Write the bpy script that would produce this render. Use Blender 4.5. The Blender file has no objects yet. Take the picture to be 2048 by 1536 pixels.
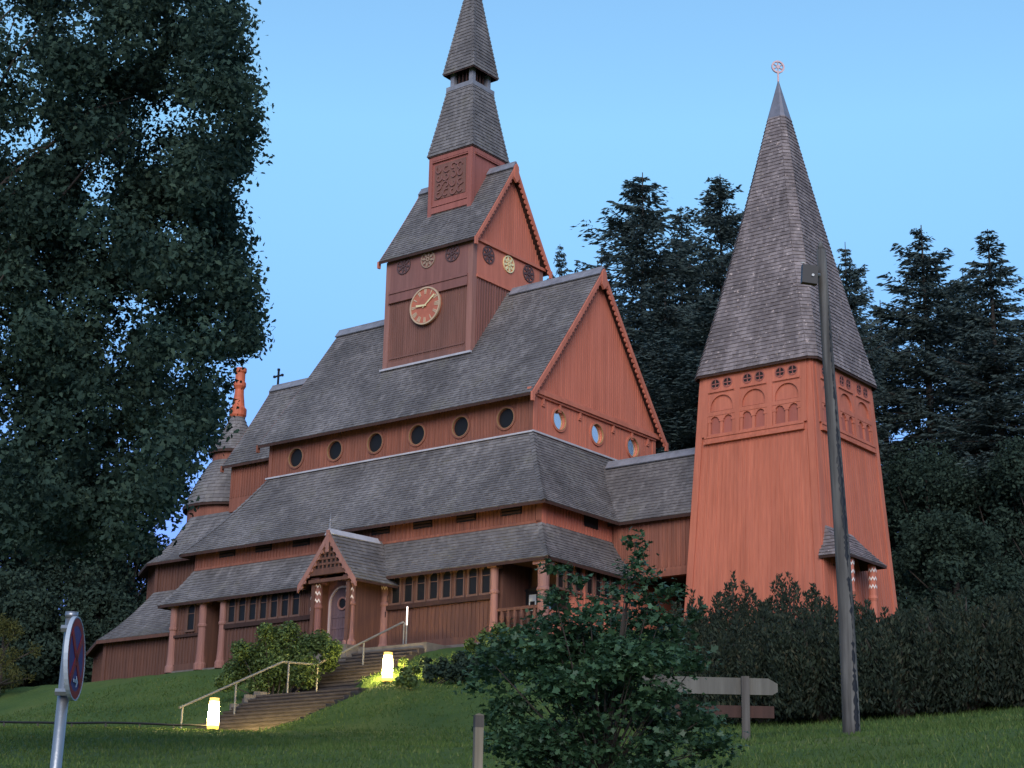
import bpy, math, random
import numpy as np
from mathutils import Vector, Matrix, noise as mnoise
V = Vector
R = random.Random(7)
scene = bpy.context.scene
COL = scene.collection
PI = math.pi

# ------------------------------------------------------------------ camera facts
F_PX, PITCH, ROLL, EYE = 3521.756, 0.289, -0.0201, 1.6
CX, CY, CZ, TH = 0.773, 60.277, 16.18 + EYE, 0.9054   # corner of the nave, turn of the church
PLINTH = 7.75                                          # nave corner stands this far above the terrace
BASE_Z = CZ - PLINTH

def at(u, v, d):
    """point seen at photo pixel (u,v), d metres ahead of the camera"""
    x = (u - 1024) / F_PX; y = -(v - 768) / F_PX
    cr, sr = math.cos(ROLL), math.sin(ROLL)
    X = x * cr + y * sr; U = -x * sr + y * cr
    cp, sp = math.cos(PITCH), math.sin(PITCH)
    Y = cp - U * sp; Z = sp + U * cp
    k = d / Y
    return V((X * k, d, Z * k + EYE))

def ch(b, a, z=0.0):
    """church axes (b across, a along, z above terrace) -> world"""
    c, s = math.cos(TH), math.sin(TH)
    return V((CX + b * c - a * s, CY + b * s + a * c, BASE_Z + z))

def to_ch(x, y):
    c, s = math.cos(TH), math.sin(TH)
    dx, dy = x - CX, y - CY
    return dx * c + dy * s, -dx * s + dy * c          # b, a

# ------------------------------------------------------------------ materials
MATS = {}
def nodes(name):
    m = bpy.data.materials.new(name); m.use_nodes = True
    nt = m.node_tree; nt.nodes.clear()
    out = nt.nodes.new('ShaderNodeOutputMaterial'); b = nt.nodes.new('ShaderNodeBsdfPrincipled')
    nt.links.new(b.outputs[0], out.inputs[0]); MATS[name] = m
    return m, nt, b

def ramp(nt, fac, stops):
    r = nt.nodes.new('ShaderNodeValToRGB'); e = r.color_ramp.elements
    while len(e) < len(stops): e.new(0.5)
    for el, (p, c) in zip(e, stops):
        el.position = p; el.color = (*c, 1)
    nt.links.new(fac, r.inputs[0]); return r.outputs[0]

def tex_noise(nt, scale, stretch=(1, 1, 1), detail=4, rough=.55, coord='Object'):
    t = nt.nodes.new('ShaderNodeTexCoord'); mp = nt.nodes.new('ShaderNodeMapping')
    mp.inputs['Scale'].default_value = stretch
    n = nt.nodes.new('ShaderNodeTexNoise'); n.inputs['Scale'].default_value = scale
    n.inputs['Detail'].default_value = detail; n.inputs['Roughness'].default_value = rough
    nt.links.new(t.outputs[coord], mp.inputs[0]); nt.links.new(mp.outputs[0], n.inputs['Vector'])
    return n.outputs['Fac']

def mix(nt, fac, a, b, mode='MIX'):
    x = nt.nodes.new('ShaderNodeMix'); x.data_type = 'RGBA'; x.blend_type = mode
    for s, val in ((0, fac), (6, a), (7, b)):
        if hasattr(val, 'is_output') or isinstance(val, bpy.types.NodeSocket): nt.links.new(val, x.inputs[s])
        elif s == 0: x.inputs[0].default_value = val
        else: x.inputs[s].default_value = (*val, 1)
    return x.outputs[2]

def bump(nt, bsdf, h, strength=.3, dist=.02):
    b = nt.nodes.new('ShaderNodeBump'); b.inputs['Strength'].default_value = strength; b.inputs['Distance'].default_value = dist
    nt.links.new(h, b.inputs['Height']); nt.links.new(b.outputs[0], bsdf.inputs['Normal'])

def mul(nt, s, k):
    n = nt.nodes.new('ShaderNodeMath'); n.operation = 'MULTIPLY'; nt.links.new(s, n.inputs[0]); n.inputs[1].default_value = k
    return n.outputs[0]

def wood(name, dark, light, rough=.75, grain=1.0, grey=None):
    m, nt, b = nodes(name)
    g = tex_noise(nt, 2.2, (6, 6, .35), 6, .6)
    c = ramp(nt, g, [(.3, dark), (.7, light)])
    c = mix(nt, ramp(nt, tex_noise(nt, 1.6, (2.2, 2.2, .12), 4, .65), [(.35, (.55, .55, .55)), (.6, (0, 0, 0))]), c, tuple(x * .72 for x in dark))
    big = tex_noise(nt, .55, (1, 1, .7), 3)
    rnd = nt.nodes.new('ShaderNodeNewGeometry').outputs['Random Per Island']
    c = mix(nt, mul(nt, rnd, .28), c, tuple(x * .6 for x in dark))
    c = mix(nt, ramp(nt, big, [(.42, (0, 0, 0)), (.72, (.5, .5, .5))]), c, grey or tuple(x * .7 for x in dark))
    nt.links.new(c, b.inputs['Base Color']); b.inputs['Roughness'].default_value = rough
    b.inputs['Specular IOR Level'].default_value = .25
    bump(nt, b, tex_noise(nt, 9, (5, 5, .3), 5), .25 * grain, .01)
    return m

def shingle(name, stops, lichen=None, amount=.62, moss=None):
    m, nt, b = nodes(name)
    rnd = nt.nodes.new('ShaderNodeNewGeometry').outputs['Random Per Island']
    c = ramp(nt, rnd, stops)
    big = tex_noise(nt, .45, (1, 1, 1), 4, .6)
    c = mix(nt, ramp(nt, big, [(.35, (.7, .7, .7)), (.65, (0, 0, 0))]), c, tuple(x * .5 for x in stops[0][1]))
    stk = tex_noise(nt, 1.1, (1.6, 1.6, .35), 5, .7)
    c = mix(nt, ramp(nt, stk, [(.52, (0, 0, 0)), (.72, (.55, .55, .55))]), c, tuple(min(1, x * 1.45) for x in stops[-1][1]))
    if moss:
        ms = tex_noise(nt, .9, (1, 1, 1), 5, .65)
        c = mix(nt, ramp(nt, ms, [(.55, (0, 0, 0)), (.75, (.6, .6, .6))]), c, moss)
    if lichen:
        sp = tex_noise(nt, 7, (1, 1, 1), 3, .7)
        c = mix(nt, ramp(nt, sp, [(amount, (0, 0, 0)), (amount + .06, (.75, .75, .75))]), c, lichen)
    nt.links.new(c, b.inputs['Base Color']); b.inputs['Roughness'].default_value = .7
    b.inputs['Specular IOR Level'].default_value = .3
    bump(nt, b, tex_noise(nt, 14, (1, 1, 1), 4), .3, .012)
    return m

def plain(name, col, rough=.6, metal=0, emit=None, strength=0, var=.0, spec=.4):
    m, nt, b = nodes(name)
    if var:
        n = tex_noise(nt, 3, (1, 1, 1), 5, .65)
        c = ramp(nt, n, [(.3, tuple(x * (1 - var) for x in col)), (.7, tuple(min(1, x * (1 + var)) for x in col))])
        nt.links.new(c, b.inputs['Base Color']); bump(nt, b, tex_noise(nt, 20, (1, 1, 1), 4), .2, .01)
    else: b.inputs['Base Color'].default_value = (*col, 1)
    b.inputs['Roughness'].default_value = rough; b.inputs['Metallic'].default_value = metal
    b.inputs['Specular IOR Level'].default_value = spec
    if emit: b.inputs['Emission Color'].default_value = (*emit, 1); b.inputs['Emission Strength'].default_value = strength
    return m

def leafmat(name, a, bcol, c3=None, rough=.5, trans=.25, spec=.35):
    m, nt, b = nodes(name)
    rnd = nt.nodes.new('ShaderNodeNewGeometry').outputs['Random Per Island']
    c = ramp(nt, rnd, [(0, a), (.8, bcol), (1, c3 or bcol)])
    big = tex_noise(nt, .6, (1, 1, 1), 2)
    c = mix(nt, ramp(nt, big, [(.4, (0, 0, 0)), (.7, (.6, .6, .6))]), c, tuple(x * .6 for x in a))
    nt.links.new(c, b.inputs['Base Color']); b.inputs['Roughness'].default_value = rough
    b.inputs['Specular IOR Level'].default_value = spec
    out = [n for n in nt.nodes if n.type == 'OUTPUT_MATERIAL'][0]
    t = nt.nodes.new('ShaderNodeBsdfTranslucent'); nt.links.new(c, t.inputs[0])
    ms = nt.nodes.new('ShaderNodeMixShader'); ms.inputs[0].default_value = trans
    nt.links.new(b.outputs[0], ms.inputs[1]); nt.links.new(t.outputs[0], ms.inputs[2]); nt.links.new(ms.outputs[0], out.inputs[0])
    return m

M_TOWER = wood('fresh_red_paint', (0.437, 0.126, 0.074), (0.582, 0.180, 0.104), grain=.6, grey=(0.478, 0.154, 0.099))
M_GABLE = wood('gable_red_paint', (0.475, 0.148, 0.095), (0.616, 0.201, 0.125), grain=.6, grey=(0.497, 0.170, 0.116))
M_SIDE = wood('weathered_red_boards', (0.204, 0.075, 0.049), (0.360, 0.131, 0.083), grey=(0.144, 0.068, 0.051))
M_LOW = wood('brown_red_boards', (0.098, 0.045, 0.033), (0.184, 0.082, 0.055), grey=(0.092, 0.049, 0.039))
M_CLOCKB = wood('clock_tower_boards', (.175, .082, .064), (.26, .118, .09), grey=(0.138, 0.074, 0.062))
M_FRIEZE = wood('frieze_red_brown', (0.216, 0.094, 0.080), (0.288, 0.127, 0.106), grey=(0.192, 0.097, 0.086))
M_POST = wood('pale_corner_wood', (.27, .12, .095), (.37, .18, .14), grey=(.26, .15, .13))
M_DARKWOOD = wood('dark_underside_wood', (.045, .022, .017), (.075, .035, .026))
M_TRIM = wood('window_trim', (.14, .075, .056), (.2, .115, .086))
M_ROOF = shingle('weathered_shingles', [(0, (0.140, 0.124, 0.120)), (.5, (0.172, 0.153, 0.148)), (1, (0.218, 0.195, 0.185))], (0.354, 0.310, 0.273), .69, (0.125, 0.112, 0.080))
M_ROOFB = shingle('brown_spire_shingles', [(0, (.155, .124, .121)), (.5, (.198, .16, .155)), (1, (.265, .217, .21))], (0.582, 0.460, 0.409), .62)
M_RIDGE = plain('grey_ridge_boards', (.2, .198, .22), .55, var=.25)
M_LEAD = plain('pale_lead_flashing', (.42, .4, .42), .5, var=.15)
M_GOLD = plain('gold_leaf', (.34, .2, .09), .55, .25)
M_GOLDP = plain('bright_gold_leaf', (.9, .72, .36), .35, .3)
M_GLASSD = plain('dark_window_glass', (.012, .012, .013), .45, spec=.16)
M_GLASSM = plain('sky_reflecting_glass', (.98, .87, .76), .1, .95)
M_BLACK = plain('black_recess', (.008, .006, .006), .8)
M_WHITE = plain('white_paint', (.7, .6, .54), .6)
M_DOOR = wood('grey_violet_door', (.12, .075, .085), (.19, .12, .125))
M_STONE = plain('grey_stone', (.13, .112, .095), .85, var=.3)
M_STEP = plain('red_sandstone_steps', (.05, .04, .037), .85, var=.4)
M_STEEL = plain('galvanised_steel', (.27, .28, .30), .38, .7, var=.1)
M_RAIL = plain('pale_handrail_steel', (.2, .19, .17), .5, .3)
M_TERRA = plain('terracotta_pot', (.5, .115, .05), .6, var=.25)
M_BARK = plain('bark', (.05, .04, .033), .9, var=.4)
M_OLDWOOD = wood('grey_weathered_wood', (.06, .052, .045), (.13, .118, .105), grey=(.08, .07, .065))
M_PLANK = wood('pale_weathered_plank', (.085, .078, .066), (.165, .155, .132), grey=(.13, .125, .105))
M_POLE = wood('weathered_pole', (.05, .046, .042), (.19, .18, .165), grey=(.03, .027, .028))
M_IRON = plain('dark_iron', (.02, .02, .022), .5, .4)
M_LAMP = plain('lit_lamp_shade', (.9, .8, .55), .5, emit=(1.0, .74, .24), strength=85)
_nt = M_LAMP.node_tree; _b = [n for n in _nt.nodes if n.type == 'BSDF_PRINCIPLED'][0]
_tc = _nt.nodes.new('ShaderNodeTexCoord'); _sx = _nt.nodes.new('ShaderNodeSeparateXYZ'); _nt.links.new(_tc.outputs['Generated'], _sx.inputs[0])
_f = ramp(_nt, _sx.outputs[2], [(0.0, (.012, .012, .012)), (.14, (.04, .04, .04)), (.34, (1, 1, 1)), (.68, (1, 1, 1)), (.9, (.03, .03, .03))])
_m = _nt.nodes.new('ShaderNodeMath'); _m.operation = 'MULTIPLY'; _m.inputs[1].default_value = 130; _nt.links.new(_f, _m.inputs[0]); _nt.links.new(_m.outputs[0], _b.inputs['Emission Strength'])
M_AMBER = plain('amber_lamp_rim', (.8, .55, .2), .5, emit=(1.0, .62, .1), strength=.5)
M_TUBE = plain('lit_white_tube', (.9, .85, .8), .5, emit=(1.0, .82, .72), strength=1.6)
M_RED = plain('sign_red', (.26, .02, .018), .4)
M_BLUE = plain('sign_blue', (.03, .04, .16), .4)
M_SIGNW = plain('sign_white', (.34, .38, .43), .4)
M_PAPER = plain('white_notice_paper', (.62, .65, .66), .7)
M_PAPERB = plain('blue_green_notice', (.12, .25, .33), .7)
M_OAK = leafmat('oak_leaf', (0.028, 0.053, 0.042), (0.048, 0.082, 0.057), (0.070, 0.107, 0.071), .85, .25, .1)
M_SPR = leafmat('spruce_needles', (0.061, 0.087, 0.083), (0.076, 0.105, 0.098), (0.094, 0.121, 0.107), .95, .15, .03)
M_DECID = leafmat('dark_broadleaf', (.026, .044, .034), (.042, .066, .046), (.055, .08, .055), .85, .2, .06)
M_YEW = leafmat('yew_needles', (0.016, 0.026, 0.018), (0.032, 0.045, 0.027), (0.060, 0.054, 0.030), .7, .1, .2)
M_MAPLE = leafmat('maple_leaf', (.028, .066, .032), (.06, .12, .05), (.10, .185, .095), .5, .3, .4)
M_SHRUB = leafmat('shrub_leaf', (.06, .10, .03), (.11, .165, .05), (.14, .195, .06), .55, .3, .3)
M_YELLOW = leafmat('yellow_conifer', (.05, .055, .014), (.095, .095, .024), (.12, .11, .03), .7, .15, .2)

# lawn
m, nt, b = nodes('lawn')
n1 = tex_noise(nt, .35, (1, 1, 1), 5, .6); n2 = tex_noise(nt, 9, (1, 1, 1), 6, .75)
c = ramp(nt, n1, [(.3, (.052, .092, .027)), (.5, (.076, .118, .031)), (.62, (.095, .13, .034)), (.75, (.13, .142, .048))])
c = mix(nt, ramp(nt, n2, [(.4, (0, 0, 0)), (.75, (.55, .55, .55))]), c, (.035, .058, .016))
nt.links.new(c, b.inputs['Base Color']); b.inputs['Roughness'].default_value = .9; b.inputs['Specular IOR Level'].default_value = .1
bump(nt, b, n2, .8, .06); M_LAWN = m
M_BLADE = leafmat('grass_blade', (0.061, 0.112, 0.029), (0.105, 0.157, 0.037), (0.165, 0.185, 0.066), .7, .3, .15)

# ------------------------------------------------------------------ mesh builder
class MB:
    def __init__(s): s.v = []; s.f = []; s.m = []; s.mi = 0
    def add(s, vs, fs, mi=None):
        k = len(s.v); s.v.extend([tuple(p) for p in vs]); mi = s.mi if mi is None else mi
        for f in fs: s.f.append([i + k for i in f]); s.m.append(mi)
    def quad(s, a, b, c, d, mi=None): s.add((a, b, c, d), ((0, 1, 2, 3),), mi)
    def para(s, o, u, v, w, mi=None):
        o, u, v, w = V(o), V(u), V(v), V(w)
        p = [o, o + u, o + u + v, o + v, o + w, o + u + w, o + u + v + w, o + v + w]
        fs = [(0, 3, 2, 1), (4, 5, 6, 7), (0, 1, 5, 4), (1, 2, 6, 5), (2, 3, 7, 6), (3, 0, 4, 7)]
        if u.cross(v).dot(w) < 0: fs = [f[::-1] for f in fs]
        s.add(p, fs, mi)
    def box(s, x0, x1, y0, y1, z0, z1, mi=None):
        s.para((x0, y0, z0), (x1 - x0, 0, 0), (0, y1 - y0, 0), (0, 0, z1 - z0), mi)
    def tube(s, pts, r, n=8, mi=None, cap=True):
        pts = [V(p) for p in pts]; rs = r if isinstance(r, (list, tuple)) else [r] * len(pts)
        vs = []; ref = V((0, 0, 1))
        d0 = (pts[-1] - pts[0]).normalized()
        if abs(d0.z) > .9: ref = V((1, 0, 0))
        for i, p in enumerate(pts):
            d = (pts[min(i + 1, len(pts) - 1)] - pts[max(i - 1, 0)]).normalized()
            x = d.cross(ref).normalized(); y = x.cross(d)
            for k in range(n):
                t = 2 * PI * k / n; vs.append(p + (x * math.cos(t) + y * math.sin(t)) * rs[i])
        fs = []
        for i in range(len(pts) - 1):
            for k in range(n):
                k2 = (k + 1) % n; fs.append((i * n + k, i * n + k2, (i + 1) * n + k2, (i + 1) * n + k))
        if cap: fs.append(tuple(range(n))[::-1]); fs.append(tuple(range((len(pts) - 1) * n, len(pts) * n)))
        s.add(vs, fs, mi)
    def prism(s, poly, d, mi=None):
        """poly: coplanar points; d: extrusion vector"""
        n = len(poly); d = V(d); p = [V(q) for q in poly]
        nr = V((0, 0, 0))
        for i in range(n): nr += p[i].cross(p[(i + 1) % n])
        if nr.dot(d) > 0: p = p[::-1]
        vs = p + [q + d for q in p]
        fs = [tuple(range(n)), tuple(range(2 * n - 1, n - 1, -1))]
        for i in range(n):
            j = (i + 1) % n; fs.append((i, i + n, j + n, j))
        s.add(vs, fs, mi)
    def ring(s, c, ux, uy, r0, r1, n0, d0, d1, seg=28, mi=None):
        """annulus from r0 to r1 in plane ux,uy, from depth d0 to d1 along n0"""
        c, ux, uy, n0 = V(c), V(ux), V(uy), V(n0); vs = []
        for k in range(seg):
            t = 2 * PI * k / seg; e = ux * math.cos(t) + uy * math.sin(t)
            vs += [c + e * r0 + n0 * d0, c + e * r1 + n0 * d0, c + e * r1 + n0 * d1, c + e * r0 + n0 * d1]
        fs = []
        for k in range(seg):
            a, b2 = 4 * k, 4 * ((k + 1) % seg)
            for i in range(4):
                j = (i + 1) % 4; fs.append((a + i, b2 + i, b2 + j, a + j))
        s.add(vs, fs, mi)
    def disc(s, c, ux, uy, r, mi=None, seg=28, n0=None, d=0.0):
        c, ux, uy = V(c), V(ux), V(uy)
        if n0 is not None: c = c + V(n0) * d
        s.add([c + ux * r * math.cos(2 * PI * k / seg) + uy * r * math.sin(2 * PI * k / seg) for k in range(seg)], [tuple(range(seg))], mi)
    def lathe(s, prof, n=24, c=(0, 0), mi=None):
        vs = []; 
        for r, z in prof:
            for k in range(n):
                t = 2 * PI * k / n; vs.append((c[0] + r * math.cos(t), c[1] + r * math.sin(t), z))
        fs = []
        for i in range(len(prof) - 1):
            for k in range(n):
                k2 = (k + 1) % n; fs.append((i * n + k, i * n + k2, (i + 1) * n + k2, (i + 1) * n + k))
        fs.append(tuple(range(n))[::-1]); fs.append(tuple(range((len(prof) - 1) * n, len(prof) * n)))
        s.add(vs, fs, mi)
    def build(s, name, mats, parent=None, smooth=False, label=None):
        me = bpy.data.meshes.new(name); me.from_pydata(s.v, [], s.f)
        for mt in (mats if isinstance(mats, (list, tuple)) else [mats]): me.materials.append(mt)
        me.polygons.foreach_set('material_index', s.m)
        if smooth: me.polygons.foreach_set('use_smooth', [True] * len(s.f))
        me.update()
        o = bpy.data.objects.new(name, me); COL.objects.link(o); o.parent = parent
        if label: o['label'] = label
        return o

def tag(o, label, cat, group=None):
    o['label'] = label; o['category'] = cat
    if group: o['group'] = group
    return o
def thing(name, label, cat, loc=(0, 0, 0), rz=0, group=None):
    o = bpy.data.objects.new(name, None); COL.objects.link(o); o.location = loc; o.rotation_euler = (0, 0, rz)
    o.empty_display_size = .3
    return tag(o, label, cat, group)

def poly_mesh(name, P, mat, parent=None, smooth=False):
    """P: (N,k,3) separate polygons of k corners"""
    N, k, _ = P.shape
    me = bpy.data.meshes.new(name)
    me.vertices.add(N * k); me.vertices.foreach_set('co', P.reshape(-1).astype(np.float32))
    me.loops.add(N * k); me.loops.foreach_set('vertex_index', np.arange(N * k, dtype=np.int32))
    me.polygons.add(N); me.polygons.foreach_set('loop_start', np.arange(0, N * k, k, dtype=np.int32))
    me.polygons.foreach_set('loop_total', np.full(N, k, dtype=np.int32))
    me.materials.append(mat); me.update(calc_edges=True)
    o = bpy.data.objects.new(name, me); COL.objects.link(o); o.parent = parent
    return o

# ------------------------------------------------------------------ shingled roofs
def lerp(a, b, t): return a + (b - a) * t
def shingle_rows(mb, rows, w=.17, lift=.026, deck=.11, sides=True, rnd=R, mi_deck=1, last_cap=True):
    """rows: polylines from the eave up, same number of points in each; every segment is clad in single shingles"""
    rows = [[V(p) for p in r] for r in rows]
    ns = len(rows[0]) - 1
    for i in range(len(rows) - 1):
        lo, up = rows[i], rows[i + 1]
        for j in range(ns):
            A, B, C, D = lo[j], lo[j + 1], up[j + 1], up[j]
            nr = (C - A).cross(D - B)
            if nr.length < 1e-9: continue
            nr.normalize()
            if nr.z < 0: nr = -nr; flip = True
            else: flip = False
            ln = ((B - A).length + (C - D).length) / 2
            n = max(1, round(ln / w))
            off = (.5 if i % 2 else 0) if n > 1 else 0
            cuts = [0] + [(k + off + rnd.uniform(-.12, .12)) / n for k in range(1 if not off else 0, n)] + [1]
            cuts = sorted(min(max(c, 0), 1) for c in cuts)
            for c0, c1 in zip(cuts, cuts[1:]):
                if c1 - c0 < 1e-4: continue
                drop = rnd.uniform(-.03, .05)
                a, b2, c, d = lerp(A, B, c0), lerp(A, B, c1), lerp(D, C, c1), lerp(D, C, c0)
                e = (a - d) * drop; t = nr * (lift * rnd.uniform(.75, 1.25)); t2 = nr * .004
                a2, b3 = a + e, b2 + e
                vs = [a2 + t, b3 + t, c + t2, d + t2, a2 - nr * .01, b3 - nr * .01]
                fs = [(0, 1, 2, 3), (4, 5, 1, 0), (0, 3, 4), (1, 5, 2)]
                if flip: fs = [f[::-1] for f in fs]
                mb.add(vs, fs, 0)
    # boarding under the shingles
    for i in range(len(rows) - 1):
        lo, up = rows[i], rows[i + 1]
        dn = V((0, 0, -deck)); t0 = V((0, 0, -.012))
        for j in range(ns):
            mb.quad(lo[j] + t0, lo[j + 1] + t0, up[j + 1] + t0, up[j] + t0, mi_deck)
            mb.quad(lo[j] + dn, up[j] + dn, up[j + 1] + dn, lo[j + 1] + dn, mi_deck)
            if i == 0: mb.quad(lo[j] + t0, lo[j] + dn, lo[j + 1] + dn, lo[j + 1] + t0, mi_deck)
        if sides:
            mb.quad(lo[0] + t0, up[0] + t0, up[0] + dn, lo[0] + dn, mi_deck)
            mb.quad(lo[-1] + t0, lo[-1] + dn, up[-1] + dn, up[-1] + t0, mi_deck)

def flare(t, k=.25): return (1 - k) * t + k * (1 - (1 - t) ** 2)
def patch_rows(top, bot, exposure=.19, k=.0):
    """top, bot: polylines; rows from bot (eave) to top with a hollow curve k"""
    top = [V(p) for p in top]; bot = [V(p) for p in bot]
    n = max(2, round((top[0] - bot[0]).length / exposure))
    rows = []
    for i in range(n + 1):
        t = 1 - i / n; q = flare(t, k)
        rows.append([V((lerp(a.x, b.x, t), lerp(a.y, b.y, t), lerp(a.z, b.z, q))) for a, b in zip(top, bot)])
    return rows
def hip_caps(mb, p0, p1, k=0, n=None, w=.13):
    p0, p1 = V(p0), V(p1); n = n or max(2, round((p1 - p0).length / .2))
    pts = [V((lerp(p1.x, p0.x, t), lerp(p1.y, p0.y, t), lerp(p1.z, p0.z, flare(t, k)))) for t in [1 - i / n for i in range(n + 1)]]
    # from eave p0 up to p1
    for i in range(n):
        a, c = pts[i], pts[i + 1]; d = (c - a).normalized(); h = d.cross(V((0, 0, 1))).normalized(); u = h.cross(d)
        for sgn in (-1, 1):
            q = [a + u * .055 , a + h * sgn * w - u * .035, c + h * sgn * w - u * .06, c + u * .025]
            mb.add(q, [(0, 1, 2, 3) if sgn < 0 else (3, 2, 1, 0)], 0)

def gable_roof(mb, a0, a1, h, half, ze, zr, k=.06, exposure=.16, w=.135, deck=.11):
    for sg in (-1, 1):
        rows = patch_rows([(h, a0, zr), (h, a1, zr)], [(h + sg * half, a0, ze), (h + sg * half, a1, ze)], exposure, k)
        shingle_rows(mb, rows, w, deck=deck)
def ridge_cap(mb, a0, a1, h, zr, slope, wd=.34, th=.05, mi=0):
    """two boards along the ridge"""
    c = 1 / math.hypot(1, slope)
    for sg in (-1, 1):
        dv = V((sg * c, 0, -slope * c)); up = V((sg * slope * c, 0, c))
        mb.para(V((h, a0, zr)) + up * .045, dv * wd, (0, a1 - a0, 0), up * th, mi)
    mb.box(h - .05, h + .05, a0, a1, zr + .06, zr + .13, mi)

class Plane:
    """a wall face: s along it, z up, o outwards"""
    def __init__(s, o, ux, n): s.o, s.ux, s.n = V(o), V(ux), V(n)
    def p(s, x, z, o=0.0): return s.o + s.ux * x + V((0, 0, z)) + s.n * o
    def box(s, mb, x0, x1, z0, z1, o0, o1, mi=None):
        mb.para(s.p(x0, z0, o0), s.ux * (x1 - x0), (0, 0, z1 - z0), s.n * (o1 - o0), mi)
    def poly(s, mb, pts, o0, o1, mi=None): mb.prism([s.p(x, z, o0) for x, z in pts], s.n * (o1 - o0), mi)

def battens(mb, P, x0, x1, zf0, zf1, step=.17, w=.05, t=.028, holes=(), mi=None):
    n = max(1, round((x1 - x0) / step))
    for i in range(n + 1):
        x = x0 + (x1 - x0) * i / n
        x = min(max(x, x0 + w / 2), x1 - w / 2)
        za, zb = (f(x) if callable(f) else f for f in (zf0, zf1))
        segs = [(za, zb)]
        for hx, hz, hr in holes:
            if abs(x - hx) < hr + w / 2:
                c = math.sqrt(max(0, (hr) ** 2 - max(0, abs(x - hx) - w / 2) ** 2)); new = []
                for q0, q1 in segs:
                    if q1 < hz - c or q0 > hz + c: new.append((q0, q1)); continue
                    if q0 < hz - c: new.append((q0, hz - c))
                    if q1 > hz + c: new.append((hz + c, q1))
                segs = new
        for q0, q1 in segs:
            if q1 - q0 > .03: P.box(mb, x - w / 2, x + w / 2, q0, q1, -.01, t * R.uniform(.8, 1.15), mi)

def wall_holes(mb, P, x0, x1, z0, z1, holes, depth=.16, mi=None, c=.5):
    """slab with round holes (x, z, r)"""
    cur = x0
    for hx, hz, hr in sorted(holes):
        P.box(mb, cur, hx - c, z0, z1, -.2, 0, mi)
        P.box(mb, hx - c, hx + c, z0, hz - c, -.2, 0, mi); P.box(mb, hx - c, hx + c, hz + c, z1, -.2, 0, mi)
        seg = 32; vs = []
        for k in range(seg):
            t = 2 * PI * k / seg; cx, sx = math.cos(t), math.sin(t); q = c / max(abs(cx), abs(sx))
            vs += [P.p(hx + cx * q, hz + sx * q), P.p(hx + cx * hr, hz + sx * hr), P.p(hx + cx * hr, hz + sx * hr, -depth)]
        fs = []
        for k in range(seg):
            a, b2 = 3 * k, 3 * ((k + 1) % seg); fs += [(a, b2, b2 + 1, a + 1), (a + 1, b2 + 1, b2 + 2, a + 2)]
        mb.add(vs, fs, mi); cur = hx + c
    P.box(mb, cur, x1, z0, z1, -.2, 0, mi)

def verge(mb, a, h, half, ze, zr, wall_half, depth=.3, th=.07, k=.06, out=-1, scallop=True, mi=0):
    """carved bargeboards on a gable end facing -a (out=-1) or +a"""
    n = 12
    for sg in (-1, 1):
        top = []; 
        for i in range(n + 1):
            t = i / n; top.append((h + sg * half * t, lerp(zr, ze, flare(t, k)) - .02))
        low = [(x, z - depth) for x, z in top]
        low[0] = (h, top[0][1] - depth)
        for i in range(n):
            q = [top[i], top[i + 1], low[i + 1], low[i]]
            mb.prism([(x, a, z) for x, z in q], (0, out * th, 0), mi)
        if scallop:
            m = max(8, int(math.hypot(half, zr - ze) / .21))
            for i in range(1, m):
                t = i / m; x = h + sg * half * t; z = lerp(zr, ze, flare(t, k)) - .02 - depth
                mb.prism([(x + .095 * math.cos(q), a - out * .02, z + .095 * math.sin(q) + .02) for q in [2 * PI * j / 10 for j in range(10)]], (0, out * th * .8, 0), mi)
        mb.box(min(h + sg * (half - .12), h + sg * (half + .02)), max(h + sg * (half - .12), h + sg * (half + .02)), min(a, a + out * (th + .02)), max(a, a + out * (th + .02)), ze - depth - .06, ze + .02, mi)
    mb.prism([(h - .16, a, zr - .62), (h, a, zr - .8), (h + .16, a, zr - .62), (h + .12, a, zr - .1), (h, a, zr + .03), (h - .12, a, zr - .1)], (0, out * (th + .03), 0), mi)

# ================================================================== THE CHURCH
W, L = 7.795, 13.2; H = W / 2
Z0, ZE, ZR, OV, VG = 7.75, 9.07, 14.976, .472, .25
church = thing('stave_church', 'red-brown wooden stave church with stepped shingle roofs and clock tower on the hill', 'church', (CX, CY, BASE_Z), TH)
def part(mb, name, mats, label=None, parent=None, smooth=False): return mb.build(name, mats, parent or church, smooth, label)
PX = Plane((0, 0, 0), (0, 1, 0), (-1, 0, 0))           # long side: s = a, faces -b
PG = Plane((0, 0, 0), (1, 0, 0), (0, -1, 0))           # gable end: s = b, faces -a

# upper nave walls
wins = [(1.213 + 2.102 * k, Z0 + .676, .40) for k in range(6)]
mb = MB(); wall_holes(mb, PX, 0, L, Z0 - .3, Z0 + 1.85, wins)
battens(mb, PX, .1, L - .1, Z0 - .02, Z0 + 1.8, .145, .04, .024, [(x, z, .5) for x, z, r in wins])
PX.box(mb, -.02, .16, Z0 - .3, Z0 + 1.8, 0, .05); PX.box(mb, L - .16, L + .02, Z0 - .3, Z0 + 1.8, 0, .05)
PX.box(mb, .16, L - .16, Z0 + .02, Z0 + .1, 0, .045)
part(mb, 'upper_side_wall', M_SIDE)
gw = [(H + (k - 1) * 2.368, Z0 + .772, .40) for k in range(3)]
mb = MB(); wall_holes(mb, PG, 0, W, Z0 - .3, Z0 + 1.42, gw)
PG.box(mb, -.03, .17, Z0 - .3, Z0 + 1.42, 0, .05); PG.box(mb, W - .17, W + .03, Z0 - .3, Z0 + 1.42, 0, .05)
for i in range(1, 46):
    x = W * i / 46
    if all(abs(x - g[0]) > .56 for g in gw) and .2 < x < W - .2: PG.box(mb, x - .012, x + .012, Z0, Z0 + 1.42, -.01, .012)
sl = (ZR - ZE) / (H + OV)
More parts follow.
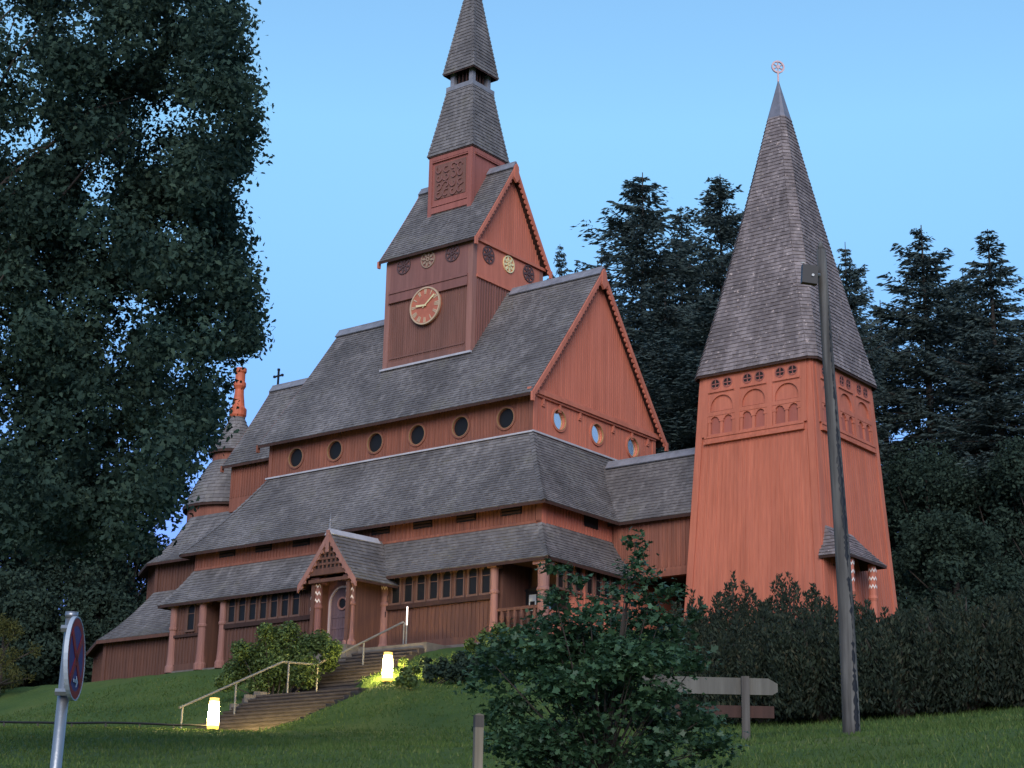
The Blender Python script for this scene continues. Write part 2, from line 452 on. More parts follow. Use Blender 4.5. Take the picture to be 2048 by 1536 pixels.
mb.prism([(0, 0, Z0 + 1.42), (W, 0, Z0 + 1.42), (W, 0, ZE + OV * sl - .14), (H, 0, ZR - .14), (0, 0, ZE + OV * sl - .14)], (0, .2, 0))
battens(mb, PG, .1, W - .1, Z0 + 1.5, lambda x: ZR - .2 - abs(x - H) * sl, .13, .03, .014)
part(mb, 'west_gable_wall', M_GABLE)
mb = MB()
PG.box(mb, -OV + .1, W + OV - .1, Z0 + 1.42, Z0 + 1.56, 0, .16); PG.box(mb, -.2, W + .2, Z0 + 1.56, Z0 + 1.64, 0, .1); PG.box(mb, 0, W, Z0 + 1.34, Z0 + 1.42, 0, .09)
for x in (.55, 1.5 + .05, 3.0 - .2, 4.95, 6.2, W - .5):
    PG.box(mb, x - .045, x + .045, Z0 + 1.12, Z0 + 1.34, 0, .07); PG.box(mb, x - .08, x + .08, Z0 + 1.05, Z0 + 1.13, 0, .05)
part(mb, 'gable_moulding', M_GABLE)
mb = MB(); mb.box(0.01, W, L - .2, L, Z0 - .3, ZE + .6); mb.box(W - .2, W, .2, L - .2, Z0 - .3, ZE + .6)
mb.prism([(0, L, ZE + .6), (W, L, ZE + .6), (H, L, ZR - .14)], (0, -.2, 0)); part(mb, 'upper_rear_wall', M_SIDE)
def round_window(P, x, z, glass, frame_mat):
    mb = MB(); mb.ring(P.p(x, z), P.ux, (0, 0, 1), .385, .45, P.n, -.03, .05); mb.ring(P.p(x, z), P.ux, (0, 0, 1), .372, .388, P.n, -.0, .058, mi=1); mb.ring(P.p(x, z), P.ux, (0, 0, 1), .365, .385, P.n, -.1, -.02, mi=0)
    fr = part(mb, 'round_window', [frame_mat, M_GOLD])
    g = MB(); g.disc(P.p(x, z, -.06), P.ux, V((0, 0, 1)), .37); part(g, 'glass', glass, None, fr)
for i, (x, z, r) in enumerate(wins): round_window(PX, x, z, M_GLASSD, M_SIDE)
for x, z, r in gw: round_window(PG, x, z, M_GLASSM, M_GABLE)
# main roof
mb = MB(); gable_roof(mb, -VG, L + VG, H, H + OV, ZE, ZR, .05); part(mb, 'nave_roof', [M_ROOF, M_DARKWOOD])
for q0, q1 in ((-VG - .04, 4.1), (9.1, L + VG + .04)): mb = MB(); ridge_cap(mb, q0, q1, H, ZR, sl); part(mb, 'ridge_cap', M_RIDGE)
mb = MB(); verge(mb, -VG, H, H + OV, ZE, ZR, H, .26, .07, .05); part(mb, 'bargeboard', M_GABLE)
mb = MB(); verge(mb, L + VG, H, H + OV, ZE, ZR, H, .22, .06, .05, 1, False); part(mb, 'bargeboard', M_SIDE)

# middle and lower tiers: hipped skirts round the nave
P2, E2, ZT2, ZB2 = 1.81, 2.291, Z0, Z0 - 3.176
A2, A2E = 15.137, 15.586
P3, E3, ZT3, ZB3 = 2.55, 2.922, Z0 - 3.794, Z0 - 5.244
A3, A3E = 15.33, 15.879
def tier(name, ib0, ib1, ia0, ia1, zt, ob0, ob1, oa0, oa1, zb, k, gap=None):
    mb = MB()
    def seg(t0, t1, b0, b1): shingle_rows(mb, patch_rows([t0, t1], [b0, b1], .16, k), .135, sides=False)
    if gap:   # left open for the porch roof
        for q0, q1 in ((ia0, gap[0]), (gap[1], ia1)):
            o0 = oa0 if q0 == ia0 else q0; o1 = oa1 if q1 == ia1 else q1
            seg((ib0, q0, zt), (ib0, q1, zt), (ob0, o0, zb), (ob0, o1, zb))
    else: seg((ib0, ia0, zt), (ib0, ia1, zt), (ob0, oa0, zb), (ob0, oa1, zb))
    seg((ib1, ia0, zt), (ib0, ia0, zt), (ob1, oa0, zb), (ob0, oa0, zb))
    seg((ib0, ia1, zt), (ib1, ia1, zt), (ob0, oa1, zb), (ob1, oa1, zb))
    seg((ib1, ia1, zt), (ib1, ia0, zt), (ob1, oa1, zb), (ob1, oa0, zb))
    for (x0, y0), (x1, y1) in (((ob0, oa0), (ib0, ia0)), ((ob0, oa1), (ib0, ia1)), ((ob1, oa0), (ib1, ia0))):
        hip_caps(mb, (x0, y0, zb), (x1, y1, zt), k)
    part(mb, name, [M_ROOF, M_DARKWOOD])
tier('middle_roof', 0, W, 0, L, ZT2, -E2, W + E2, -E2, A2E, ZB2, .22)
tier('lower_roof', -P2, W + P2, -P2, A2, ZT3, -E3, W + E3, -E3, A3E, ZB3, .3)
mb = MB()   # flashing at the wall feet
PX.box(mb, -.1, L + .1, Z0 - .03, Z0 + .03, .05, .12); PG.box(mb, -.12, W + .1, Z0 - .03, Z0 + .035, .05, .12)
part(mb, 'flashing_strip', M_LEAD)
# walls of the middle tier with dark louvres
PM = Plane((-P2, 0, 0), (0, 1, 0), (-1, 0, 0)); PMG = Plane((0, -P2, 0), (1, 0, 0), (0, -1, 0))
mb = MB(); PM.box(mb, -P2, A2, ZT3 - .3, ZB2 + .55, -.2, 0); battens(mb, PM, -P2 + .1, A2, ZT3, ZB2 + .5, .165, .055, .03)
PM.box(mb, -P2 - .03, -P2 + .2, ZT3 - .2, ZB2 + .5, 0, .05); PM.box(mb, -P2, A2, ZT3 - .02, ZT3 + .07, 0, .05)
mb.box(-P2, W + P2, A2 - .2, A2, ZT3 - .3, ZB2 + .55); mb.box(W + P2 - .2, W + P2, -P2 + .2, A2 - .2, ZT3 - .3, ZB2 + .55)
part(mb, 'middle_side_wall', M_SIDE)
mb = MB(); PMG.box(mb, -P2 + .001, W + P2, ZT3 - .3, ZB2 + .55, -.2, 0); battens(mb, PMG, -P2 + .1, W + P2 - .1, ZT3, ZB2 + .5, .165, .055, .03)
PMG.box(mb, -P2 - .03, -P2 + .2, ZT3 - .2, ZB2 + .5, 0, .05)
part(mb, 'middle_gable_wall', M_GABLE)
for a in [-.55 + 1.985 * k for k in range(8)]:
    mb = MB(); PM.box(mb, a - .42, a + .42, Z0 - 3.42, Z0 - 2.85, .0, .04)
    for k in range(5): mb.para(PM.p(a - .4, Z0 - 3.38 + k * .11, .035), (0, .8, 0), (-.05, 0, .04), (0, 0, .02), 1)
    part(mb, 'louvre', [M_BLACK, M_DARKWOOD])
for b_ in (1.0, 3.2):
    mb = MB(); PMG.box(mb, b_ - .42, b_ + .42, Z0 - 3.5, Z0 - 2.85, .0, .04); part(mb, 'louvre', M_BLACK)

# lower walls
PL = Plane((-P3, 0, 0), (0, 1, 0), (-1, 0, 0)); PLG = Plane((0, -P3, 0), (1, 0, 0), (0, -1, 0))
SILL = 1.42
mb = MB()
for a0, a1 in ((-.45, 12.6), (13.45, A3)):
    PL.box(mb, a0, a1, -1.2, 2.66, -.2, 0); battens(mb, PL, a0 + .1, a1 - .1, .2, SILL, .175, .055, .032)
    PL.box(mb, a0, a1, -.05, .2, 0, .06)
for a0, a1 in ((8.2, 8.45), (12.35, 12.6), (13.45, 13.75), (14.75, 15.25), (4.2, 4.4)): battens(mb, PL, a0, a1, SILL + .1, 2.55, .15, .05, .03)
mb.box(-P3 + .2, -P3 + 1.2, 12.4, 12.6, 0, 3); mb.box(-P3 + .2, -P3 + 1.2, 13.45, 13.65, 0, 3); mb.box(-P3 + 1.2, -P3 + 1.4, 12.4, 13.65, 0, 3, 1)
mb.box(-P3, W + P3, A3 - .2, A3, -1.2, 2.66); mb.box(W + P3 - .2, W + P3, .3, A3 - .2, -1.2, 2.66)
mb.box(-P3 + .2, -P3 + 1.6, -.65, -.45, 0, 2.66); mb.box(-P3 + 1.6, -P3 + 1.8, -P3 + .2, -.5, 0, 2.66, 1)   # recessed corner entrance
mb.box(-P3 + .2, -P3 + 1.7, -P3, -.45, 2.62, 2.72, 1)
mb.box(-P3 - .1, -P3 + .1, A3 - .05, A3 + .06, -.3, 2.5)
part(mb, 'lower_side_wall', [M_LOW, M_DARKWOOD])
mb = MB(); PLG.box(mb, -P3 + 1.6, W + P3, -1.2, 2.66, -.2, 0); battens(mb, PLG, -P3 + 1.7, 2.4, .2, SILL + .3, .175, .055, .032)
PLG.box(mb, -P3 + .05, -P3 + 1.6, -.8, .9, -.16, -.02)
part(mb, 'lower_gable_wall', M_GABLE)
for q in ((-.45, 4.25, SILL - .06, SILL + .1, .12), (7.9, 12.5, SILL - .06, SILL + .1, .12), (13.5, 15.2, SILL - .2, SILL - .1, .1), (4.25, 5.0, SILL - .3, SILL - .1, .14)):
    mb = MB(); PL.box(mb, q[0], q[1], q[2], q[3], 0, q[4]); part(mb, 'sill_beam', M_DARKWOOD)
def arched_window(P, x, w=.17, z0=1.62, z1=2.5):
    mb = MB(); z1_ = z1
    for sx in (-1, 1): P.box(mb, x + sx * (w + .022) - .022, x + sx * (w + .022) + .022, z0 - .05, z1_, 0, .06)
    P.box(mb, x - w - .08, x + w + .08, z0 - .1, z0 - .03, 0, .09)
    n = 10; zc = z1_ - w
    for i in range(n):
        t0, t1 = PI * i / n, PI * (i + 1) / n
        q = [(x + (w + .06) * math.cos(t0), zc + (w + .06) * math.sin(t0)), (x + (w + .06) * math.cos(t1), zc + (w + .06) * math.sin(t1)), (x + w * math.cos(t1), zc + w * math.sin(t1)), (x + w * math.cos(t0), zc + w * math.sin(t0))]
        P.poly(mb, q, .0, .045)
    P.box(mb, x - w, x + w, (z0 + z1_) / 2 + .12, (z0 + z1_) / 2 + .145, .015, .03)
    fr = part(mb, 'arched_window', M_TRIM)
    g = MB(); P.poly(g, [(x - w, z0), (x + w, z0)] + [(x + w * math.cos(PI * i / 10), zc + w * math.sin(PI * i / 10)) for i in range(11)], .004, .014); part(g, 'pane', M_GLASSD, None, fr)
for k in range(8): arched_window(PL, -.12 + k * .572)
for k in range(7): arched_window(PL, 8.72 + k * .56)
arched_window(PL, 14.3, .19, 1.5, 2.45)
for b_ in (-1.75, -1.25, -.75, -.1, .4, .9, 1.4): arched_window(PLG, b_, .15, 1.7, 2.5)
# posts with carved capitals
def post(x, y, z1=2.5, r=.14, zig=False, mat=M_POST, z0=-.1, cap=True):
    mb = MB(); mb.lathe([(r * 1.5, z0), (r * 1.5, z0 + .22), (r * 1.15, z0 + .3), (r, .55), (r * .92, z1 - 1.0), (r * 1.15, z1 - .95), (r * 1.15, z1 - .88), (r * .95, z1 - .84), (r, z1)], 12, (x, y))
    if cap: mb.box(x - r * 1.3, x + r * 1.3, y - r * 1.3, y + r * 1.3, z1 - .12, z1 + .08)
    o = part(mb, 'carved_post', mat)
    if zig:
        for q in zig:
            m2 = MB(); n = 8
            for i in range(n):   # zig-zag white band on the side towards the path
                t0 = PI + 1.25 * (2 * i / n - 1) + PI * 0; t1 = PI + 1.25 * (2 * (i + 1) / n - 1)
                zz = lambda j: q + (.07 if j % 2 else -.03)
                rr = r * 1.06 + .012
                a = V((x + rr * math.cos(t0), y + rr * math.sin(t0), zz(i))); b2 = V((x + rr * math.cos(t1), y + rr * math.sin(t1), zz(i + 1)))
                m2.quad(a, b2, b2 + V((0, 0, .07)), a + V((0, 0, .07)))
            part(m2, 'zigzag_band', M_WHITE, None, o)
for a, zz in ((-.5, None), (4.42 - .05, None)): post(-P3 - .06, a, zig=[2.1] if a > 4 else None)
post(-P3 - .02, -P3 + .05, r=.2, z1=2.42); post(-P3 - .06, 7.75, zig=[2.05, 1.65]); post(-P3 - .06, 12.5); post(-P3 - .06, 13.6, r=.16); post(-P3 - .02, A3 - .05, r=.15); post(-P3 - .06, 5.0 - .3, zig=[2.2])
# corner entrance balustrade
mb = MB(); mb.box(-P3 - .05, -P3 + .07, -P3 + .2, -.6, .92, 1.02)
for k in range(6): mb.lathe([(.05, 0), (.09, .2), (.05, .45), (.09, .7), (.05, .95)], 8, (-P3, -P3 + .4 + k * .27))
part(mb, 'balustrade', M_LOW)
# notice case inside the corner entrance
nb = thing('notice_case', 'dark notice case with white and blue papers in the corner entrance of the church', 'notice board', ch(-P3 + 1.5, -1.22, 1.0), TH)
PN_ = Plane((0, 0, 0), (0, 1, 0), (-1, 0, 0))
mb = MB(); PN_.box(mb, -.75, .6, -.1, .8, 0, .05); PN_.box(mb, -.8, .65, .8, .88, 0, .09); mb.build('case', M_IRON, nb)
mb = MB(); PN_.box(mb, .12, .42, .14, .68, .05, .06); mb.build('paper', M_PAPER, nb)
mb = MB(); PN_.box(mb, .17, .37, .3, .45, .061, .065); PN_.box(mb, .17, .37, .2, .22, .061, .065); PN_.box(mb, .17, .3, .24, .26, .061, .065); mb.build('print', M_IRON, nb)
mb = MB(); PN_.box(mb, -.5, -.02, .12, .7, .05, .06); mb.build('poster', M_PAPERB, nb)
mb = MB(); PN_.box(mb, -.42, -.1, .2, .3, .061, .065); mb.build('poster_patch', M_PAPER, nb)

# plinth
mb = MB(); mb.box(-P3 - .12, W + P3 + .1, -P3 - .1, A3 + .1, -1.6, -.05); part(mb, 'stone_plinth', M_STONE)

# porch on the long side
PA, PB = 5.34, -4.45                                  # centre along a, front plane b
PZE, PZR, PH = Z0 - 5.56, Z0 - 3.78, 1.37
mb = MB()
psl = (PZR - PZE) / PH
for sg in (-1, 1):
    rows = patch_rows([(PB - .1, PA, PZR), (-P2, PA, PZR + .08)], [(PB - .1, PA + sg * PH, PZE), (-P2, PA + sg * PH * (1.15), PZE)], .17, .12)
    shingle_rows(mb, rows, .15, lift=.03, deck=.09)
part(mb, 'porch_roof', [M_ROOF, M_DARKWOOD])
mb = MB(); c_ = 1 / math.hypot(1, psl)
for sg in (-1, 1): mb.para((PB - .12, PA, PZR + .05), (0, sg * .26 * c_, -.26 * psl * c_), (2.5, 0, .07), (0, sg * .03, .03))
part(mb, 'porch_ridge_cap', M_LEAD)
mb = MB(); mb.lathe([(.04, PZR), (.022, PZR + .3), (.045, PZR + .35), (.01, PZR + .45), (.006, PZR + .68)], 8, (PB - .06, PA)); part(mb, 'porch_finial', M_RIDGE)
PP = Plane((PB, 0, 0), (0, 1, 0), (-1, 0, 0))
mb = MB()
for sg in (-1, 1):   # curved bargeboards
    n = 10
    for i in range(n):
        q = []
        for t, dz in ((i / n, 0), ((i + 1) / n, 0), ((i + 1) / n, -.27), (i / n, -.27)):
            q.append((PA + sg * PH * t, lerp(PZR, PZE, flare(t, .12)) - .01 + dz))
        PP.poly(mb, q, .05, .13)
    for i in range(1, 9):
        t = i / 9; PP.poly(mb, [(PA + sg * PH * t + .07 * math.cos(x), lerp(PZR, PZE, flare(t, .12)) - .28 + .07 * math.sin(x)) for x in [2 * PI * j / 8 for j in range(8)]], .06, .11)
PP.box(mb, PA - .07, PA + .07, PZR - .75, PZR + .02, .13, .17)
part(mb, 'porch_bargeboard', M_POST)
mb = MB(); PP.poly(mb, [(PA - .85, PZE + .4), (PA + .85, PZE + .4), (PA, PZR - .2)], -.02, .0, 1)
for r_ in range(5):   # lattice of square holes
    z = PZE + .42 + r_ * .19; hw_ = .86 * (1 - r_ / 6.2)
    PP.box(mb, PA - hw_, PA + hw_, z, z + .075, 0, .05)
    m = max(1, int(hw_ * 2 / .19))
    for j in range(m + 1):
        x = PA - hw_ + j * 2 * hw_ / max(m, 1); PP.box(mb, x - .035, x + .035, z + .075, z + .19, 0, .04)
PP.box(mb, PA - 1.05, PA + 1.05, PZE + .27, PZE + .42, -.05, .07); PP.box(mb, PA - .95, PA + .95, PZE + .02, PZE + .14, -.1, .02)
part(mb, 'porch_gable', [M_LOW, M_BLACK])
mb = MB(); zb = 0.0
mb.box(PB + .1, -P3, PA + .75, PA + .9, -.3, PZE + .2); mb.box(PB + .1, -P3, PA - .9, PA - .75, -.3, PZE + .2)
mb.box(PB - .25, -P3, PA - 1.2, PA + 1.5, -.9, -.06, 1)
part(mb, 'porch_side_wall', [M_LOW, M_STONE])
for sg in (-1, 1):
    post(PB + .32, PA + sg * .78, z1=PZE + .15, r=.16, zig=[PZE - .1, PZE - .36, PZE - .62], mat=M_FRIEZE if sg > 0 else M_POST)
# door
PD = Plane((PB + .8, 0, 0), (0, 1, 0), (-1, 0, 0))
mb = MB(); PD.box(mb, PA - .8, PA + .8, 0, PZE + .3, -.1, 0); part(mb, 'door_surround', M_FRIEZE)
mb = MB(); dz = 1.55; PD.poly(mb, [(PA - .55, 0), (PA + .55, 0)] + [(PA + .55 * math.cos(PI * i / 14), dz + .55 * math.sin(PI * i / 14)) for i in range(15)], .0, .05)
for k in range(7): PD.box(mb, PA - .5 + k * .155, PA - .48 + k * .155, .05, 1.2, .05, .065)
for k in range(3): PD.box(mb, PA - .5, PA + .5, .3 + k * .38, .38 + k * .38, .05, .07)
door = part(mb, 'arched_door', M_DOOR)
mb = MB(); n = 16
for i in range(n):
    q = [(PA + r_ * math.cos(t), dz + r_ * math.sin(t)) for r_, t in ((.62, PI * i / n), (.62, PI * (i + 1) / n), (.55, PI * (i + 1) / n), (.55, PI * i / n))]
    PD.poly(mb, q, .02, .1)
for sg in (-1, 1): PD.box(mb, PA + sg * .585 - .035, PA + sg * .585 + .035, 0, dz, .02, .1)
part(mb, 'door_arch', plain('pale_arch_trim', (.42, .33, .32), .6), None, door)
mb = MB(); mb.ring(PD.p(PA - .02, 1.55), (0, 1, 0), (0, 0, 1), .17, .235, (-1, 0, 0), .05, .1); mb.disc(PD.p(PA - .02, 1.55, .06), V((0, 1, 0)), V((0, 0, 1)), .175, 1)
part(mb, 'door_window', [M_POST, M_GLASSD], None, door)
# carved panel beside the porch
mb = MB(); PL.box(mb, 4.15, 5.0, SILL + .05, 2.5, .02, .06)
for r_ in range(2):
    for k in range(4): PL.poly(mb, [(4.25 + k * .2 + .06 * math.cos(t), SILL + .35 + r_ * .45 + .13 * math.sin(t)) for t in [2 * PI * j / 10 for j in range(10)]], .06, .1, 1)
part(mb, 'carved_panel', [M_LOW, M_TRIM])
# parapet beside the porch steps
mb = MB(); mb.prism([(PB - .2, PA + .95, -1.2), (PB - .2, PA + 2.6, -1.2), (PB - .2, PA + 2.6, .35), (PB - .2, PA + 2.2, .62), (PB - .2, PA + 1.6, .74), (PB - .2, PA + .95, .2)], (.25, 0, 0))
part(mb, 'porch_parapet', M_STONE)
mb = MB(); mb.tube([(PB - .1, PA + .8, .25), (PB - .1, PA + 1.2, .6), (PB - .1, PA + 1.7, .86), (PB - .1, PA + 2.2, .8), (PB - .1, PA + 2.75, .5)], .06, 8)
part(mb, 'porch_rail', M_DARKWOOD)

# clock tower
AC, S2 = 6.579, 4.463 / 2
ZT, ZCE, ZCR, O2, V2 = Z0 + 8.66, Z0 + 8.778, Z0 + 12.679, .24, .261
PC = Plane((H - S2, AC, 0), (0, 1, 0), (-1, 0, 0)); PCG = Plane((H, AC - S2, 0), (1, 0, 0), (0, -1, 0))
zside = ZE + (H - S2 + OV) * sl
csl = (ZCR - ZCE) / (S2 + O2)
mb = MB(); mb.box(H - S2, H + S2, AC - S2, AC + S2, zside - .9, ZT + .2)
ZF = Z0 + 7.42                                        # foot of the frieze
battens(mb, PC, -S2 + .3, S2 - .3, zside + .25, ZF - .42, .11, .035, .022); battens(mb, PCG, -S2 + .3, S2 - .3, zside - .2, ZF - .12, .16, .05, .03, mi=1)
PC.box(mb, -S2 + .22, S2 - .22, zside + .02, zside + .24, 0, .05); PC.box(mb, -S2 + .3, S2 - .3, zside + .36, zside + .42, 0, .04)
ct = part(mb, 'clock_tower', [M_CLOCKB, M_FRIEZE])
mb = MB()
for P in (PC,):
    P.box(mb, -S2 + .22, S2 - .22, ZF, ZT + .1, 0, .04); P.box(mb, -S2 + .2, S2 - .2, ZF - .1, ZF, 0, .11); P.box(mb, -S2 + .2, S2 - .2, ZF - .42, ZF - .1, 0, .07); P.box(mb, -S2 + .2, S2 - .2, ZF - .5, ZF - .42, 0, .12)
part(mb, 'frieze', M_FRIEZE, None, ct)
mb = MB(); PCG.box(mb, -S2 + .22, S2 - .22, ZF, ZT + .1, 0, .04); PCG.box(mb, -S2 + .2, S2 - .2, ZF - .12, ZF, 0, .09)
mb.prism([(H - S2, AC - S2 - .002, ZT + .1), (H + S2, AC - S2 - .002, ZT + .1), (H, AC - S2 - .002, ZCR - .15)], (0, .2, 0))
battens(mb, PCG, -S2 + .2, S2 - .2, ZT + .25, lambda x: ZCR - .25 - abs(x) * csl, .12, .03, .015)
PCG.box(mb, -S2 - .1, S2 + .1, ZT + .12, ZT + .24, 0, .14)
mb.prism([(H - S2, AC + S2, ZT + .1), (H + S2, AC + S2, ZT + .1), (H, AC + S2, ZCR - .15)], (0, -.2, 0))
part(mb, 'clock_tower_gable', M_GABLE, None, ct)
for sx in (-1, 1):
    for sy in (-1, 1): mb = MB(); mb.box(H + sx * (S2 - .1) - .13, H + sx * (S2 - .1) + .13, AC + sy * (S2 - .1) - .13, AC + sy * (S2 - .1) + .13, zside - 1.0, ZT + .1); part(mb, 'corner_post', M_POST, None, ct)
mb = MB(); PC.box(mb, -S2 - .1, S2 + .1, zside - .08, zside + .0, .03, .13); part(mb, 'tower_flashing', M_LEAD, None, ct)
mb = MB(); gable_roof(mb, AC - S2 - V2, AC + S2 + V2, H, S2 + O2, ZCE, ZCR, .06); part(mb, 'clock_tower_roof', [M_ROOF, M_DARKWOOD], None, ct)
for q0, q1 in ((AC - S2 - V2 - .03, AC - 1.15), (AC + 1.15, AC + S2 + V2 + .03)): mb = MB(); ridge_cap(mb, q0, q1, H, ZCR, csl, .28); part(mb, 'tower_ridge_cap', M_RIDGE, None, ct)
mb = MB(); verge(mb, AC - S2 - V2, H, S2 + O2, ZCE, ZCR, S2, .24, .06, .06); part(mb, 'tower_bargeboard', M_GABLE, None, ct)
mb = MB(); verge(mb, AC + S2 + V2, H, S2 + O2, ZCE, ZCR, S2, .2, .06, .06, 1, False); part(mb, 'tower_bargeboard', M_GABLE, None, ct)
M_ROSD = plain('dark_carving', (.09, .05, .05), .7)
def rosette(P, x, z, r, mat):
    mb = MB(); z_ = (0, 0, 1)
    mb.ring(P.p(x, z), P.ux, z_, r * .88, r, P.n, .04, .085, 20); mb.ring(P.p(x, z), P.ux, z_, r * .12, r * .26, P.n, .04, .095, 12)
    for k in range(8):
        t = 2 * PI * k / 8 + .2; e = (math.cos(t), math.sin(t)); f = (-e[1], e[0])
        q = [(x + e[0] * r * a + f[0] * r * b2, z + e[1] * r * a + f[1] * r * b2) for a, b2 in ((.28, 0), (.5, .16), (.78, .1), (.9, 0), (.78, -.1), (.5, -.16))]
        P.poly(mb, q, .04, .08)
    part(mb, 'rosette', mat)
for k in (-1, 0, 1):
    rosette(PC, 0.03 - k * 1.27, Z0 + 8.42, .36, plain('faded_gold', (.30, .2, .14), .6) if k == 0 else M_ROSD)
    rosette(PCG, k * 1.3 - .05, Z0 + 8.40, .36, M_GOLDP if k == 0 else M_ROSD)
M_CLOCKGOLD = plain('clock_gold', (.55, .38, .24), .5, .15)
# clock
PK = Plane((H - S2 - .075, AC, 0), (0, 1, 0), (-1, 0, 0))
CXc, CZc = 0.0, Z0 + 6.44
mb = MB(); mb.disc(PK.p(CXc, CZc, .09), V((0, 1, 0)), V((0, 0, 1)), .74); mb.ring(PK.p(CXc, CZc), (0, 1, 0), (0, 0, 1), .0, .74, (-1, 0, 0), -.08, .085)
clock = part(mb, 'clock', plain('clock_dial_red', (.42, .125, .07), .5, var=.15), 'round clock with gold ring and gold hands')
mb = MB(); mb.ring(PK.p(CXc, CZc), (0, 1, 0), (0, 0, 1),   .715, .775, (-1, 0, 0), .05, .13, 40); part(mb, 'clock_ring', M_CLOCKGOLD, None, clock)
def radial(P, mb, ang, r0, r1, w0, w1, o0, o1):
    # ang clockwise from 12 as seen from outside; looking along +b the a axis runs to the left
    e = (-math.sin(ang), math.cos(ang)); f = (e[1], -e[0])
    q = [(CXc + e[0] * r0 + f[0] * w0, CZc + e[1] * r0 + f[1] * w0), (CXc + e[0] * r0 - f[0] * w0, CZc + e[1] * r0 - f[1] * w0), (CXc + e[0] * r1 - f[0] * w1, CZc + e[1] * r1 - f[1] * w1), (CXc + e[0] * r1 + f[0] * w1, CZc + e[1] * r1 + f[1] * w1)]
    P.poly(mb, q, o0, o1)
mb = MB(); strokes = [1, 2, 3, 2, 1, 2, 3, 3, 2, 1, 2, 2]
for k in range(12):
    n = strokes[(k - 1) % 12]
    for j in range(n):
        radial(PK, mb, 2 * PI * k / 12 + (j - (n - 1) / 2) * .1, .48, .69, .014, .028, .09, .11)
part(mb, 'clock_numerals', M_CLOCKGOLD, None, clock)
hb = MB(); radial(PK, hb, math.radians(52), -.12, .62, .02, .035, .125, .145); part(hb, 'minute_hand', M_GOLDP, None, clock)
hb = MB(); radial(PK, hb, math.radians(274), -.1, .42, .028, .045, .15, .17); part(hb, 'hour_hand', M_GOLDP, None, clock)

# turret and spire
T2 = 2.218 / 2; ZT1 = Z0 + 13.47
PT = Plane((H - T2, AC, 0), (0, 1, 0), (-1, 0, 0)); PTG = Plane((H, AC - T2, 0), (1, 0, 0), (0, -1, 0))
zt0 = ZCE + (S2 + O2 - T2) * csl
mb = MB(); mb.box(H - T2, H + T2, AC - T2, AC + T2, zt0 - .4, ZT1 + .1)
for P in (PT, PTG):
    P.box(mb, -T2 - .03, -T2 + .16, zt0 - .3, ZT1, 0, .05); P.box(mb, T2 - .16, T2 + .03, zt0 - .3, ZT1, 0, .05)
    P.box(mb, -T2 + .16, T2 - .16, ZT1 - .22, ZT1, 0, .06); P.box(mb, -T2 + .16, T2 - .16, ZT1 - .3, ZT1 - .25, 0, .08)
PT.box(mb, -T2 + .16, T2 - .16, zt0, zt0 + .25, 0, .05); PT.box(mb, -T2 + .16, T2 - .16, zt0 + .3, zt0 + .36, 0, .04)
tu = part(mb, 'spire_turret', wood('turret_red', (0.300, 0.101, 0.081), (0.384, 0.134, 0.103), grain=.6, grey=(0.288, 0.110, 0.095)))
mb = MB(); PT.box(mb, -.82, .82, ZT1 - 1.95, ZT1 - .42, 0, .025, 1)
rr = random.Random(3)
for i in range(4):
    for j in range(4):
        cx, cz = -.57 + j * .38, ZT1 - 1.76 + i * .36; s_ = 1 if (i + j) % 2 else -1
        n = 9; t0 = rr.uniform(0, 6)
        for k in range(n):
            ta, tb = t0 + s_ * 4.6 * k / n, t0 + s_ * 4.6 * (k + 1) / n; ra, rb = .17 - .09 * k / n, .17 - .09 * (k + 1) / n
            q = [(cx + (ra + .03) * math.cos(ta), cz + (ra + .03) * math.sin(ta)), (cx + (rb + .03) * math.cos(tb), cz + (rb + .03) * math.sin(tb)), (cx + (rb - .02) * math.cos(tb), cz + (rb - .02) * math.sin(tb)), (cx + (ra - .02) * math.cos(ta), cz + (ra - .02) * math.sin(ta))]
            PT.poly(mb, q, .02, .075)
part(mb, 'relief_panel', [M_FRIEZE, M_CLOCKB], None, tu)
def sq_roof(mb, s0, z0, s1, z1, k=0.08, sides4=True):
    for (i0, j0), (i1, j1) in (((-1, 1), (-1, -1)), ((-1, -1), (1, -1)), ((1, -1), (1, 1)), ((1, 1), (-1, 1))):
        rows = patch_rows([(H + i0 * s1, AC + j0 * s1, z1), (H + i1 * s1, AC + j1 * s1, z1)], [(H + i0 * s0, AC + j0 * s0, z0), (H + i1 * s0, AC + j1 * s0, z0)], .17, k)
        shingle_rows(mb, rows, .15, lift=.03, deck=.06, sides=False)
    for i in (-1, 1):
        for j in (-1, 1): hip_caps(mb, (H + i * s0, AC + j * s0, z0), (H + i * s1, AC + j * s1, z1), k, w=.09)
mb = MB(); sq_roof(mb, 1.194, Z0 + 13.497, .67, Z0 + 16.6); part(mb, 'lower_spire', [M_ROOF, M_DARKWOOD])
mb = MB(); z = Z0 + 16.6
mb.box(H - .72, H + .72, AC - .72, AC + .72, z - .08, z + .12); mb.box(H - .60, H + .60, AC - .60, AC + .60, z + .12, z + .2)
for i in (-1, 1):
    for j in (-1, 1): mb.box(H + i * .5 - .1, H + i * .5 + .1, AC + j * .5 - .1, AC + j * .5 + .1, z + .2, z + .8)
    for j in (-.2, 0, .2):
        mb.box(H + i * .5 - .03, H + i * .5 + .03, AC + j - .025, AC + j + .025, z + .2, z + .8, 1); mb.box(H + j - .025, H + j + .025, AC + i * .5 - .03, AC + i * .5 + .03, z + .2, z + .8, 1)
mb.box(H - .35, H + .35, AC - .35, AC + .35, z + .2, z + .8, 2)
part(mb, 'lantern_stage', [M_RIDGE, M_DARKWOOD, M_BLACK])
mb = MB(); sq_roof(mb, .819, Z0 + 17.299, .05, Z0 + 22.3, .05); mb.tube([(H, AC, Z0 + 22.2), (H, AC, Z0 + 23)], .03)
